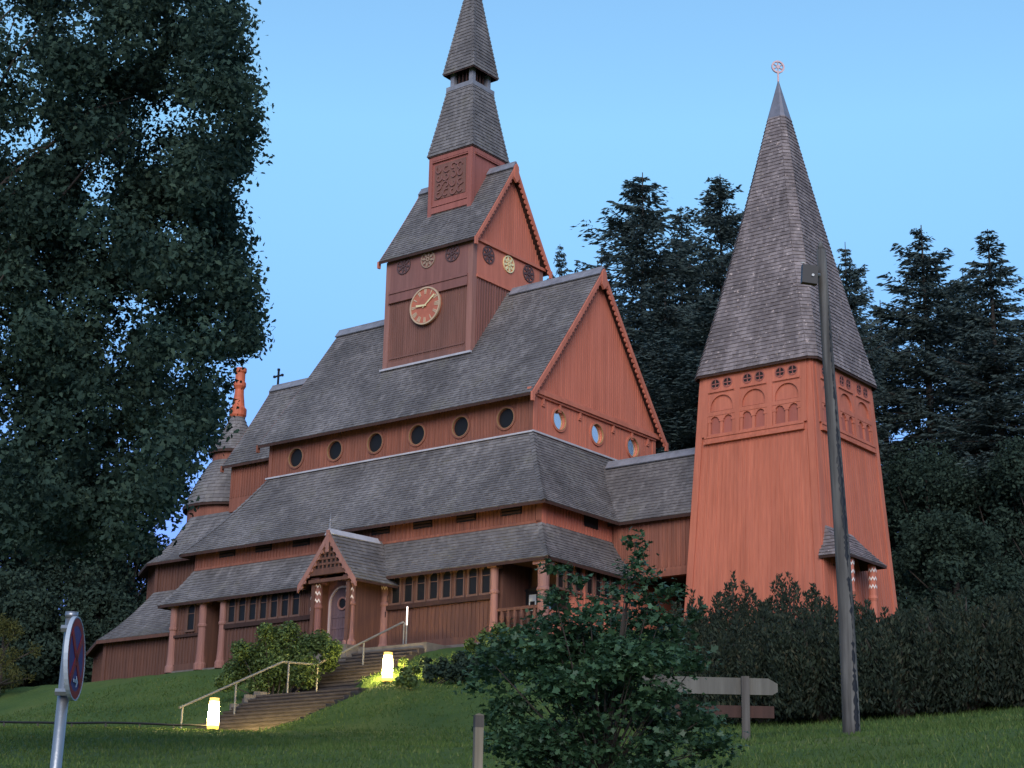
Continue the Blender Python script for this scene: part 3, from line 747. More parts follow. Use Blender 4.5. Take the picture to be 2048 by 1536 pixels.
part(mb, 'upper_spire', [M_ROOF, M_DARKWOOD])

# choir
CB, CA1 = 1.55, 17.2; CZR, CZE, CO = Z0 + 5.4, Z0 + 1.35, .3
chalf = H - CB + CO; chs = (CZR - CZE) / chalf
PCh = Plane((CB, 0, 0), (0, 1, 0), (-1, 0, 0))
mb = MB(); mb.box(CB, W - CB, L - .3, CA1 - .1, Z0 - .6, CZE + .3); battens(mb, PCh, L + .1, CA1 - .2, Z0, CZE + .25, .15, .045, .028)
mb.prism([(CB, CA1 - .1, CZE + .3), (W - CB, CA1 - .1, CZE + .3), (H, CA1 - .1, CZR - .1)], (0, -.2, 0)); part(mb, 'choir_wall', M_SIDE)
mb = MB(); gable_roof(mb, L - .3, CA1 + .15, H, chalf, CZE, CZR, .08); part(mb, 'choir_roof', [M_ROOF, M_DARKWOOD])
mb = MB(); ridge_cap(mb, L, CA1 + .15, H, CZR, chs, .28); part(mb, 'choir_ridge_cap', M_RIDGE)
mb = MB(); verge(mb, CA1 + .15, H, chalf, CZE, CZR, H - CB, .18, .06, .08, 1, False); part(mb, 'choir_bargeboard', M_SIDE)
mb = MB(); yc = CA1 - .15
mb.box(H - .035, H + .035, yc - .035, yc + .035, CZR, CZR + .82); mb.box(H - .03, H + .03, yc - .22, yc + .22, CZR + .5, CZR + .57)
for dy, dz in ((-.24, .535), (.24, .535), (0, .82)): mb.box(H - .045, H + .045, yc + dy - .045, yc + dy + .045, CZR + dz - .05, CZR + dz + .05)
part(mb, 'ridge_cross', M_IRON)

# apse: polygonal skirts with a round turret in the middle
AA = 19.47
def apse_path(r, z, a0, k=.2):
    return [(H - r, a0, z), (H - r, AA + k * r, z), (H - .62 * r, AA + .78 * r, z), (H, AA + r, z), (H + .62 * r, AA + .78 * r, z), (H + r, AA + k * r, z), (H + r, a0, z)]
mb = MB(); shingle_rows(mb, patch_rows(apse_path(1.95, Z0 - .42, 14.5), apse_path(3.85, Z0 - 2.68, 14.5), .16, .45), .135, sides=False); part(mb, 'apse_middle_roof', [M_ROOF, M_DARKWOOD])
mb = MB(); shingle_rows(mb, patch_rows(apse_path(3.4, Z0 - 3.85, 16.3), apse_path(5.8, Z0 - 6.12, 16.3), .16, .3), .135, deck=.14); part(mb, 'apse_lower_roof', [M_ROOF, M_LOW])
def path_wall(r, z0, z1, a0, mat, name):
    mb = MB(); p = apse_path(r, 0, a0)
    for q0, q1 in zip(p, p[1:]):
        q0, q1 = V(q0), V(q1); d = q1 - q0; ux = d.normalized(); n = V((-ux.y, ux.x, 0))
        if n.dot(q0 - V((H, AA, 0))) < 0: n = -n
        P = Plane(q0, ux, n); P.box(mb, 0, d.length, z0, z1, -.15, 0); battens(mb, P, .08, d.length - .08, z0 + .1, z1, .18, .055, .03)
        P.box(mb, -.04, .14, z0, z1, 0, .06); P.box(mb, d.length - .14, d.length + .04, z0, z1, 0, .06)
    part(mb, name, mat)
path_wall(3.35, Z0 - 4.1, Z0 - 2.35, 14.8, M_LOW, 'apse_middle_wall'); path_wall(5.4, -1.0, 1.8, 15.2, M_LOW, 'apse_lower_wall')
def cone_rows(r0, z0, r1, z1, k, exposure=.17, n=30):
    c = lambda r, z: [(H + r * math.cos(2 * PI * i / n), AA + r * math.sin(2 * PI * i / n), z) for i in range(n + 1)]
    return patch_rows(c(r1, z1), c(r0, z0), exposure, k)
mb = MB(); mb.lathe([(1.9, Z0 - 1.2), (1.9, Z0 + .2)], 30, (H, AA)); mb.lathe([(.98, Z0 + 1.9), (.98, Z0 + 2.85)], 30, (H, AA)); part(mb, 'apse_drum', M_SIDE, smooth=False)
mb = MB(); shingle_rows(mb, cone_rows(2.1, Z0 + .14, 1.02, Z0 + 2.28, -.25), .16, sides=False); part(mb, 'turret_skirt_roof', [M_ROOF, M_DARKWOOD])
mb = MB(); shingle_rows(mb, cone_rows(1.15, Z0 + 2.72, .24, Z0 + 4.55, .25), .16, sides=False); part(mb, 'turret_cone_roof', [M_ROOF, M_DARKWOOD])
mb = MB(); mb.lathe([(.3, Z0 + 4.35), (.38, Z0 + 4.5), (.38, Z0 + 4.8), (.28, Z0 + 4.92), (.21, Z0 + 5.5), (.2, Z0 + 5.7), (.28, Z0 + 5.85), (.28, Z0 + 6.0), (.22, Z0 + 6.1), (.22, Z0 + 6.45), (.27, Z0 + 6.52), (.27, Z0 + 6.68), (.18, Z0 + 6.7)], 16, (H, AA)); part(mb, 'chimney_pot', M_TERRA)

# covered passage to the bell tower
CH, CE_, CZr = 1.85, Z0 - 3.176, Z0 - .5
mb = MB(); gable_roof(mb, -6.6, -.3, H, CH, CE_, CZr, .12); part(mb, 'passage_roof', [M_ROOF, M_DARKWOOD])
mb = MB(); ridge_cap(mb, -6.6, -.55, H, CZr, (CZr - CE_) / CH, .26); part(mb, 'passage_ridge_cap', M_RIDGE)
mb = MB(); Pp = Plane((H - 1.58, 0, 0), (0, 1, 0), (-1, 0, 0)); Pp.box(mb, -6.2, -P2, Z0 - 5.0, CE_ + .35, -.15, 0); battens(mb, Pp, -6.1, -P2 - .1, Z0 - 4.9, CE_ + .3, .18, .06, .03)
Pp.box(mb, -6.2, -P3, Z0 - 5.22, Z0 - 5.0, -.18, .06); Pp.box(mb, -6.2, -P3, Z0 - 5.0, Z0 - 4.92, 0, .05)
mb.box(H + 1.4, H + 1.58, -6.2, -P3, -.8, CE_ + .35, 1); mb.box(H - 1.58, H + 1.5, -6.2, -P3 - .02, Z0 - 5.05, Z0 - 4.95, 1)
mb.box(H - 1.5, H + 1.4, -6.2, -P3, -1.2, -.6, 1)
part(mb, 'passage_wall', [M_SIDE, M_DARKWOOD])

# ================================================================== BELL TOWER
M_ARC = wood('arcade_red', (.36, .108, .078), (.44, .135, .095), grain=.5)
BT, AT = 3.93, -8.007
bell = thing('bell_tower', 'bright red tapered wooden bell tower with tall shingled spire beside the church', 'bell tower', ch(BT, AT, 0), TH)
def bpart(mb, name, mats, parent=None, label=None): return mb.build(name, mats, parent or bell, False, label)
def hw(z): return 2.132 + (9.175 - z) * (2.582 - 2.132) / (9.175 - .9)
DIRS = [((0, 1, 0), (-1, 0, 0)), ((1, 0, 0), (0, -1, 0)), ((0, -1, 0), (1, 0, 0)), ((-1, 0, 0), (0, 1, 0))]
class Face:
    def __init__(s, i): s.ux, s.n = V(DIRS[i][0]), V(DIRS[i][1])
    def p(s, f, z, o=0.0, m=0.0): return s.ux * (f * hw(z) + m) + s.n * (hw(z) + o) + V((0, 0, z))
    def box(s, mb, x0, x1, z0, z1, o0, o1, mi=None):
        """x in metres from the centre line"""
        vs = [s.ux * x + s.n * (hw(z) + o) + V((0, 0, z)) for x, z, o in ((x0, z0, o0), (x1, z0, o0), (x1, z1, o0), (x0, z1, o0), (x0, z0, o1), (x1, z0, o1), (x1, z1, o1), (x0, z1, o1))]
        mb.add(vs, [(0, 3, 2, 1), (4, 5, 6, 7), (0, 1, 5, 4), (1, 2, 6, 5), (2, 3, 7, 6), (3, 0, 4, 7)], mi)
    def poly(s, mb, pts, o0, o1, mi=None):
        mb.prism([s.ux * x + s.n * (hw(z) + o0) + V((0, 0, z)) for x, z in pts], s.n * (o1 - o0), mi)
mb = MB(); ZBB, ZBT = -1.6, 9.4
vs = []
for z in (ZBB, ZBT): vs += [(-hw(z), -hw(z), z), (hw(z), -hw(z), z), (hw(z), hw(z), z), (-hw(z), hw(z), z)]
mb.add(vs, [(0, 3, 2, 1), (4, 5, 6, 7), (0, 1, 5, 4), (1, 2, 6, 5), (2, 3, 7, 6), (3, 0, 4, 7)])
for i in range(4):
    F = Face(i); n = 30
    for k in range(1, n):
        f = -1 + 2 * k / n; w_ = .022; t = .02 * R.uniform(.7, 1.3)
        q = [F.p(f, ZBB, -.005, -w_), F.p(f, ZBB, -.005, w_), F.p(f, 6.74, -.005, w_), F.p(f, 6.74, -.005, -w_)]
        mb.prism(q, F.n * t)
    for sx in (-1, 1):   # corner boards
        q = [F.p(sx, ZBB, -.01, 0), F.p(sx, ZBB, -.01, -sx * .24), F.p(sx, 9.3, -.01, -sx * .24), F.p(sx, 9.3, -.01, 0)]
        mb.prism(q, F.n * .055)
bpart(mb, 'tower_wall', M_TOWER)
for i in range(4):
    F = Face(i); mb = MB(); e = 1.9
    F.box(mb, -e, e, 6.93, 6.99, 0, .1); F.box(mb, -e, e, 6.80, 6.93, 0, .07); F.box(mb, -e, e, 6.72, 6.80, 0, .13)
    cols = [(-1.78, -.72), (-.53, .53), (.72, 1.78)]
    for x0, x1 in ((-2.0, -1.78), (-.72, -.53), (.53, .72), (1.78, 2.0)): F.box(mb, x0, x1, 6.99, 9.2, 0, .085)
    for x0, x1 in cols:
        F.box(mb, x0, x1, 7.70, 7.84, 0, .085); F.box(mb, x0, x1, 8.5, 9.2, 0, .08); F.box(mb, x0 + .03, x1 - .03, 8.53, 8.58, .08, .125)
        F.box(mb, x0, x1, 6.99, 7.05, 0, .06)
        xm, r_ = (x0 + x1) / 2, .44; n = 12   # round arch cut from a board
        F.poly(mb, [(x0, 7.84), (xm - r_, 7.84), (xm - r_, 7.98)] + [(xm - r_ * math.cos(PI * t / n), 7.98 + r_ * math.sin(PI * t / n)) for t in range(n // 2 + 1)] + [(xm, 8.5), (x0, 8.5)], 0, .07)
        F.poly(mb, [(x1, 8.5), (xm, 8.5)] + [(xm + r_ * math.sin(PI * t / n), 7.98 + r_ * math.cos(PI * t / n)) for t in range(n // 2 + 1)] + [(xm + r_, 7.98), (xm + r_, 7.84), (x1, 7.84)], 0, .07)
        F.box(mb, xm - .42, xm + .42, 7.86, 7.9, 0, .05)
        for q in (x0 + .06, xm, x1 - .06):   # colonnettes of the blind arcade
            F.box(mb, q - .05, q + .05, 7.05, 7.5, 0, .06); F.box(mb, q - .08, q + .08, 7.48, 7.56, 0, .075)
        for q0, q1 in ((x0, xm), (xm, x1)):
            F.poly(mb, [(q0, 7.70), (q0, 7.55), (q0 + .1, 7.55), (q0 + .16, 7.64), ((q0 + q1) / 2, 7.68), (q1 - .16, 7.64), (q1 - .1, 7.55), (q1, 7.55), (q1, 7.70)], 0, .07)
    fr = bpart(mb, 'carved_frieze', M_TOWER)
    for x0, x1 in cols:
        xm = (x0 + x1) / 2; mb = MB()
        for q0, q1 in ((x0 + .12, xm - .07), (xm + .07, x1 - .12)): F.box(mb, q0, q1, 7.06, 7.54, .001, .012); F.box(mb, q0 + .05, q1 - .05, 7.54, 7.64, .001, .011)
        F.box(mb, x0 + .02, x1 - .02, 7.05, 7.075, .0, .05)
        bpart(mb, 'arcade_panel', [M_ARC, M_DARKWOOD], fr)
    for x0, x1 in cols:
        for sx in (-.235, .235):
            x = (x0 + x1) / 2 + sx; c0 = F.ux * x + F.n * hw(8.83) + V((0, 0, 8.83)); mb = MB()
            mb.ring(c0, F.ux, (0, 0, 1), .15, .185, F.n, .06, .105, 20); mb.disc(c0 + F.n * .086, F.ux, V((0, 0, 1)), .155, 1, 20)
            for k in range(4):
                t = PI * k / 4; d = F.ux * math.cos(t) * .15 + V((0, 0, 1)) * math.sin(t) * .15; s_ = F.ux * -math.sin(t) * .018 + V((0, 0, 1)) * math.cos(t) * .018
                if k in (0, 2): mb.prism([c0 + F.n * .088 - d - s_, c0 + F.n * .088 + d - s_, c0 + F.n * .088 + d + s_, c0 + F.n * .088 - d + s_], F.n * .01, 0)
            bpart(mb, 'sound_hole', [wood('hole_rim', (.3, .1, .08), (.36, .13, .1)) if 'hole_rim' not in MATS else MATS['hole_rim'], M_BLACK])
# spire: square at the eaves, eight-sided higher up
mb = MB(); HE, ZBE, ZBA = 2.349, 9.175, 20.75
rows = []; n = 70; tcap = .865
for i in range(n + 1):
    t = tcap * i / n; w_ = HE * (1 - t) * (1 - .015 * math.sin(PI * t)) + .02
    cfrac = .10 + .26 * t; q = w_ * (1 - cfrac); z = ZBE + (ZBA - ZBE) * t
    pr = [(-w_, q), (-w_, -q), (-q, -w_), (q, -w_), (w_, -q), (w_, q), (q, w_), (-q, w_), (-w_, q)]
    rows.append([(x, y, z) for x, y in pr])
shingle_rows(mb, rows, .13, lift=.03, deck=.08, sides=False, rnd=random.Random(5)); bpart(mb, 'spire_roof', [M_ROOFB, M_DARKWOOD])
mb = MB(); w_ = HE * (1 - tcap) + .05; z = ZBE + (ZBA - ZBE) * tcap - .08; q = w_ * .68
oc = [(x, y, z) for x, y in ((w_, -q), (w_, q), (q, w_), (-q, w_), (-w_, q), (-w_, -q), (-q, -w_), (q, -w_))] + [(0, 0, ZBA)]
mb.add(oc, [(k, (k + 1) % 8, 8) for k in range(8)] + [tuple(range(7, -1, -1))]); bpart(mb, 'spire_cap', plain('zinc_cap', (.2, .19, .215), .5, .3, var=.2))
mb = MB(); mb.tube([(0, 0, ZBA - .1), (0, 0, ZBA + .3)], .035); zc = ZBA + .5
ux = V((.75, -.66, 0)).normalized(); ny = V((.66, .75, 0)).normalized()
mb.ring((0, 0, zc), ux, (0, 0, 1), .19, .25, ny, -.03, .03, 24)
for k in range(3):
    t = PI * k / 3 + PI / 6 + .0; d = (ux * math.cos(t) + V((0, 0, 1)) * math.sin(t)) * .2; mb.tube([V((0, 0, zc)) - d, V((0, 0, zc)) + d], .026, 6)
mb.disc((0, 0, zc), ux, V((0, 0, 1)), .07, 0, 12, ny, -.035)
bpart(mb, 'wheel_finial', plain('pale_rose_metal', (.55, .36, .36), .45, .2))
# lean-to canopy with carved columns on the outer face
mb = MB(); yo = -hw(2.6); XC = -1.25
shingle_rows(mb, patch_rows([(XC - .95, yo + .05, 3.5), (XC + .95, yo + .05, 3.5)], [(XC - 1.37, yo - .95, 2.42), (XC + 1.37, yo - .95, 2.42)], .17, .2), .15, deck=.08)
for sg in (-1, 1): shingle_rows(mb, patch_rows([(XC + sg * .95, yo + .05, 3.5), (XC + sg * .951, yo + .06, 3.5)], [(XC + sg * 1.37, yo - .95, 2.42), (XC + sg * 1.37, yo + .05, 2.42)], .17, .2), .15, deck=.08)
bpart(mb, 'canopy_roof', [M_ROOFB, M_DARKWOOD])
for sg in (-1, 1):
    mb = MB(); r_ = .13; x, y = XC + sg * .77, yo - .72
    mb.lathe([(r_ * 1.4, -1.2), (r_ * 1.4, -.9), (r_, -.8), (r_ * .9, 1.2), (r_ * 1.2, 1.3), (r_, 1.4), (r_, 2.4)], 12, (x, y)); o = bpart(mb, 'canopy_column', M_GABLE)
    for q in (2.15, 1.88, 1.62):
        m2 = MB()
        for i in range(8):
            t0, t1 = -PI / 2 - .7 + 1.4 * 2 * (i / 8 - .5) - .0, -PI / 2 - .7 + 1.4 * 2 * ((i + 1) / 8 - .5); rr_ = r_ * 1.12
            a = V((x + rr_ * math.cos(t0), y + rr_ * math.sin(t0), q + (.06 if i % 2 else -.03))); b2 = V((x + rr_ * math.cos(t1), y + rr_ * math.sin(t1), q + (-.03 if i % 2 else .06)))
            m2.quad(a, b2, b2 + V((0, 0, .07)), a + V((0, 0, .07)))
        bpart(m2, 'zigzag_band', M_WHITE, o)
mb = MB(); mb.box(XC - .6, XC + .6, yo - .02, yo + .05, -1.2, 2.3); bpart(mb, 'tower_door', M_DARKWOOD)

# ================================================================== GROUND
def smooth(t): t = min(max(t, 0), 1); return t * t * (3 - 2 * t)
def pw(x, pts):
    if x <= pts[0][0]: return pts[0][1]
    for (x0, y0), (x1, y1) in zip(pts, pts[1:]):
        if x <= x1: return y0 + (y1 - y0) * (x - x0) / (x1 - x0)
    return pts[-1][1]
HILL = [(-60, -17.2), (-42, -17.0), (-34, -15.4), (-27, -14.0), (-20, -13.1), (-13.3, -11.95), (-9.1, -10.2), (-7.5, -9.75), (-5.6, -8.92), (-4.3, -8.25), (-3.3, -7.98), (60, -7.9), (120, -3)]
BANK = [(5, -3.2), (9, -1.0), (20, 1.0), (30, 2.35), (40, 3.5), (47, 4.28), (49.6, 4.50), (50.4, 4.45), (53, 3.2), (60, 0), (70, -20)]
STEP_A0, STEP_A1 = -.9, 3.5
def hill_b(b): return CZ + pw(b, HILL)
def stair_z(b): return CZ + pw(b, [(-14, -12.15), (-13.1, -11.9), (-9.06, -10.05), (-7.56, -9.98), (-3.9, -8.1), (-3, -7.98)])
def ground_z(x, y):
    b, a = to_ch(x, y)
    z = hill_b(b)
    if a < -6: z -= .5 * smooth((-6 - a) / 6) * smooth((b + 9) / 6)
    if -13.6 < b < -3.6:   # stair cutting
        a0, a1 = (-.9, 3.6) if b < -7.5 else (1.2, 4.8)
        k = smooth((a - a0 + .1) / .3) * smooth((a1 + .3 - a) / .4)
        z = lerp(z, min(z, stair_z(b) - .38), k)
        if a < a0 + .4 and b < -5: z += .16 * smooth((a - a0 + 1.6) / 1.2) * (1 - k) * smooth((-5 - b) / 2)
    bk = pw(y, BANK) + EYE + .0
    k = 1 - smooth((x + 1.5) / 6)
    bk = bk - (1 - k) * 3
    z = max(z, bk) if abs(z - bk) > .25 else (z + bk) / 2 + .125 + ((z - bk) ** 2)
    z += .05 * mnoise.noise(V((x * .25, y * .25, 0))) + .03 * mnoise.noise(V((x * .8, y * .8, 3)))
    return z
def axis(lo, hi, segs):
    out = []
    for a, b2, st in segs:
        n = max(1, round((b2 - a) / st)); out += [a + (b2 - a) * i / n for i in range(n)]
    return out + [segs[-1][1]]
xs = axis(0, 0, [(-1500, -200, 130), (-200, -40, 12), (-40, -16, 1.2), (-16, 16, .35), (16, 40, 1.2), (40, 200, 12), (200, 1500, 130)])
ys = axis(0, 0, [(-400, -20, 40), (-20, 6, 2), (6, 48, .5), (48, 66, .3), (66, 100, 1.2), (100, 240, 12), (240, 2500, 180)])
vs = [(x, y, ground_z(x, y)) for y in ys for x in xs]
nx = len(xs); fs = [(j * nx + i, j * nx + i + 1, (j + 1) * nx + i + 1, (j + 1) * nx + i) for j in range(len(ys) - 1) for i in range(nx - 1)]
mb = MB(); mb.add(vs, fs); g = mb.build('ground', M_LAWN, None, True); g['kind'] = 'structure'

# short grass on the bank nearest the viewer
rg = np.random.default_rng(4)
N = 150000
d = np.where(np.arange(N) < 90000, 13 + 38 * rg.random(N) ** 1.5, 49 + 17 * rg.random(N)); u = (rg.random(N) - .5) * .66 * d
pts = np.array([(x, y, ground_z(x, y)) for x, y in zip(u, d)])
ang = rg.random(N) * 2 * PI; hgt = (.025 + .05 * rg.random(N)) * (1 + (d > 30) * .3); wd = .005 + .0035 * (d / 15)
dx = np.stack([np.cos(ang), np.sin(ang), 0 * ang], 1) * wd[:, None]
lean = np.stack([rg.normal(0, .4, N), rg.normal(0, .4, N), np.ones(N)], 1) * hgt[:, None]
bb = np.array([to_ch(p[0], p[1]) for p in pts])
free = ~((bb[:, 0] > -13.3) & (bb[:, 0] < -3.5) & (bb[:, 1] > np.where(bb[:, 0] < -7.5, -1.0, 1.1)) & (bb[:, 1] < 4.8)) & ~((bb[:, 0] > -4.6) & (bb[:, 1] < 16) & (bb[:, 1] > -4))
P = np.stack([pts - dx, pts + dx, pts + lean], 1)[free]
T = []
for k in range(900):   # longer tufts and a few weeds
    td = 13 + 36 * rg.random() ** 1.3; tu = (rg.random() - .5) * .64 * td; n_ = 16
    xy = np.stack([tu + rg.normal(0, .05, n_), td + rg.normal(0, .05, n_)], 1); gz = ground_z(tu, td)
    b0 = np.stack([xy[:, 0], xy[:, 1], np.full(n_, gz)], 1); a_ = rg.random(n_) * 2 * PI; h_ = rg.uniform(.05, .15, n_)
    d_ = np.stack([np.cos(a_), np.sin(a_), 0 * a_], 1) * .006; tp = np.stack([rg.normal(0, .4, n_), rg.normal(0, .4, n_), np.ones(n_)], 1) * h_[:, None]
    T.append(np.stack([b0 - d_, b0 + d_, b0 + tp], 1))
P = np.concatenate([P] + T)
gr = poly_mesh('grass', P, M_BLADE); gr['kind'] = 'stuff'
tag(gr, 'short mown green grass on the bank below the church', 'grass')

# ================================================================== STAIRS AND RAILS
st = thing('stone_staircase', 'broad reddish stone staircase climbing the lawn to the church porch', 'staircase', ch(-8, 2, -2.5), TH)
inv = st.matrix_basis.inverted()
def loc(b, a, z): return V((b + 8, a - 2, z + 2.5))    # church axes -> staircase axes
def flight(b0, z0, b1, z1, n, a0, a1, name):
    mb = MB()
    for i in range(n):
        zb = z0 + (z1 - z0) * (i + 1) / n; bb = b0 + (b1 - b0) * i / n
        o = loc(bb, a0 + R.uniform(-.04, .04), zb - .6)
        mb.para(o, ((b1 - b0) / n + .35, 0, 0), (0, a1 - a0, 0), (0, 0, .6))
        mb.para(loc(bb - .03, a0, zb - .05), ((b1 - b0) / n + .02, 0, 0), (0, a1 - a0, 0), (0, 0, .054))
    return mb.build(name, M_STEP, st)
zl = lambda b: stair_z(b) - BASE_Z
flight(-13.1, zl(-13.1), -9.06, zl(-9.06), 12, -.9, 3.4, 'lower_flight')
mb = MB(); mb.para(loc(-9.06, -.6, zl(-9.06) - .6), (1.6, 0, 0), (0, 5.0, 0), (0, 0, .6 + .01)); mb.build('landing', M_STEP, st)
flight(-7.56, zl(-7.56) , -4.1, zl(-3.9), 12, 1.2, 4.7, 'upper_flight')
mb = MB(); mb.para(loc(-4.1, 1.1, -.8), (1.5, 0, 0), (0, 4.4, 0), (0, 0, .66)); mb.build('top_landing', M_STONE, st)
mb = MB()
for (b_, a_, s_) in ((-9.3, 3.75, .28), (-8.5, 4.1, .34), (-9.9, 3.8, .22)):
    pts = [loc(b_ + s_ * math.cos(t) * R.uniform(.8, 1.1), a_ + s_ * .7 * math.sin(t) * R.uniform(.8, 1.1), zl(b_) - .1) for t in [2 * PI * k / 8 for k in range(8)]]
    mb = MB(); mb.prism(pts, (0, 0, s_ * .9)); mb.build('edge_stone', M_STONE, st)

AR = 2.69
hr = thing('handrail', 'pale metal handrail with posts running up the middle of the stone staircase', 'handrail', ch(-8, AR, -2.5), TH)
def hl(b, z): return V((b + 8, 0, z + 2.5))
rail = [(-13.12, 5.36 - 8.43), (-9.06, 7.16 - 8.43), (-7.56, 7.26 - 8.43), (-5.7, 8.0 - 8.43), (-3.45, 9.36 - 8.43)]
rail = [(-13.12, -10.82 + PLINTH), (-9.06, -9.02 + PLINTH), (-7.56, -8.93 + PLINTH), (-6.44, -8.42 + PLINTH), (-3.5, -7.03 + PLINTH)]
mb = MB(); mb.tube([hl(*p) for p in rail], .036, 8); mb.build('top_rail', M_RAIL, hr)
for b_, dz in ((-13.0, 1.1), (-10.95, 1.15), (-8.78, 1.08), (-7.5, 1.02), (-5.4, 1.0), (-3.45, 1.05)):
    zt_ = pw(b_, rail); mb = MB(); mb.tube([hl(b_, zt_), hl(b_, zt_ - dz - .15)], .03, 8); mb.lathe([(.06, zt_ - dz + 2.5 - .02), (.06, zt_ - dz + 2.52)], 10, (b_ + 8, 0)); mb.build('rail_post', M_RAIL, hr)
tl = thing('light_tube', 'slim white lit tube standing on top of the last handrail post', 'lamp', ch(-3.45, AR - .12, .62), TH)
mb = MB(); mb.tube([(0, 0, 0), (0, 0, .62)], .022, 8); mb.build('tube', M_TUBE, tl); mb = MB(); mb.tube([(0, 0, -.9), (0, 0, 0)], .03, 8); mb.build('stem', M_RAIL, tl)

# ================================================================== LAMPS
def lamp(p, hgt, label):
    t = thing('bollard_lamp', label, 'lamp', p, .3, 'lit bollard lamps on the lawn')
    mb = MB(); mb.lathe([(.1, -.15), (.1, .03), (.085, .05)], 4); mb.build('base', M_IRON, t)
    mb = MB(); mb.lathe([(.165, .14), (.163, .2), (.14, hgt - .14), (.138, hgt - .09)], 16); mb.build('shade', M_LAMP, t, True)
    for z0, z1, r0, r1 in ((.05, .14, .158, .168), (hgt - .09, hgt - .02, .14, .128)):
        mb = MB(); mb.lathe([(r0, z0), (r1, z1)], 16); mb.build('amber_rim', M_AMBER, t, True)
    mb = MB(); mb.lathe([(.136, hgt - .02), (.136, hgt), (.03, hgt + .015)], 16); mb.build('cap', M_AMBER, t)
    return t
def on_ground(u, v, d0=8.0):
    d = d0
    while d < 120:
        p = at(u, v, d)
        if p.z <= ground_z(p.x, p.y): return p
        d += .05
    return p
q = at(425, 1462, 49.4); lamp((q.x, q.y, q.z), .9, 'glowing bollard lamp at the foot of the staircase'); LAMP1 = q
q = on_ground(774, 1366); lamp((q.x, q.y, q.z), .98 * q.y / 57, 'glowing bollard lamp at the upper right edge of the staircase'); LAMP2 = q

# low rail along the top of the bank
p0, p1 = at(-60, 1447, 49.5), at(415, 1456, 49.5)
lr = thing('low_rail', 'thin dark low rail on short posts along the top of the grass bank', 'fence', p0)
mb = MB(); n = 14; pts = []
for i in range(n + 1):
    w_ = lerp(p0, p1, i / n); p = w_ - p0; pts.append(V((p.x, p.y, ground_z(w_.x, w_.y) + .15 - p0.z + R.uniform(-.012, .012))))
mb.tube(pts, .035, 6); mb.build('rail', M_IRON, lr)
for i in range(0, n + 1, 2):
    mb = MB(); mb.tube([pts[i], pts[i] - V((0, .02, .5))], .03, 6); mb.build('post', M_OLDWOOD, lr)

# ================================================================== STREET FURNITURE
gp = lambda p: V((p.x, p.y, ground_z(p.x, p.y)))
p = at(146, 1317, 9.0); b0 = gp(p)
sg = thing('no_stopping_sign', 'round red and blue no-stopping sign seen edge-on on a grey metal pole', 'road sign', b0)
mb = MB(); ptop = at(143, 1236, 9.0) - b0; pbot = at(111, 1540, 9.0) - b0; dirn = (ptop - pbot) / (ptop.z - pbot.z)
mb.tube([pbot - dirn * (pbot.z + .2), ptop], .03, 12); mb.lathe([(.034, ptop.z - .002), (.034, ptop.z + .03)], 12, (ptop.x, ptop.y)); mb.build('pole', M_STEEL, sg, True)
fa = math.radians(1.5)
nrm = V((math.cos(fa), math.sin(fa), 0)).normalized(); ux = V((0, 0, 1)).cross(nrm)     # faces to the right of the viewer
c = at(151, 1317, 8.95) - b0; up = V((-.03, 0, 1)).normalized(); ux = up.cross(nrm).normalized()
mb = MB(); r_ = .208
mb.ring(c, ux, up, 0, r_, nrm, -.012, 0, 40, 0); mb.ring(c, ux, up, r_ - .004, r_ + .004, nrm, -.015, .006, 40, 0); pl = mb.build('plate', M_SIGNW, sg)
mb = MB(); mb.ring(c, ux, up, .165, .203, nrm, .0, .004, 40)
for t in (PI / 4, -PI / 4):
    dd = ux * math.cos(t) + up * math.sin(t); ss = ux * -math.sin(t) + up * math.cos(t)
    mb.prism([c + nrm * .004 + dd * k + ss * j for k, j in ((-.17, -.02), (.17, -.02), (.17, .02), (-.17, .02))], nrm * .003)
mb.build('red_cross', M_RED, pl)
mb = MB(); mb.disc(c, ux, up, .168, 0, 40, nrm, .003); mb.build('blue_field', M_BLUE, pl)
mb = MB(); q0 = c + nrm * .006 - up * .115
for pts in ([(-.05, -.008), (.02, -.008), (.02, .008), (-.05, .008)], [(.015, -.028), (.055, 0), (.015, .028)]):
    mb.prism([q0 + ux * a + up * b2 for a, b2 in pts], nrm * .003)
mb.build('arrow', M_SIGNW, pl)
mb = MB(); mb.tube([c - up * .17 - nrm * .03 - V((.06, 0, 0)), c - up * .17 - nrm * .01], .02, 6); mb.tube([c + up * .15 - nrm * .03 - V((.05, 0, 0)), c + up * .15 - nrm * .01], .02, 6); mb.build('clamp', M_STEEL, sg)

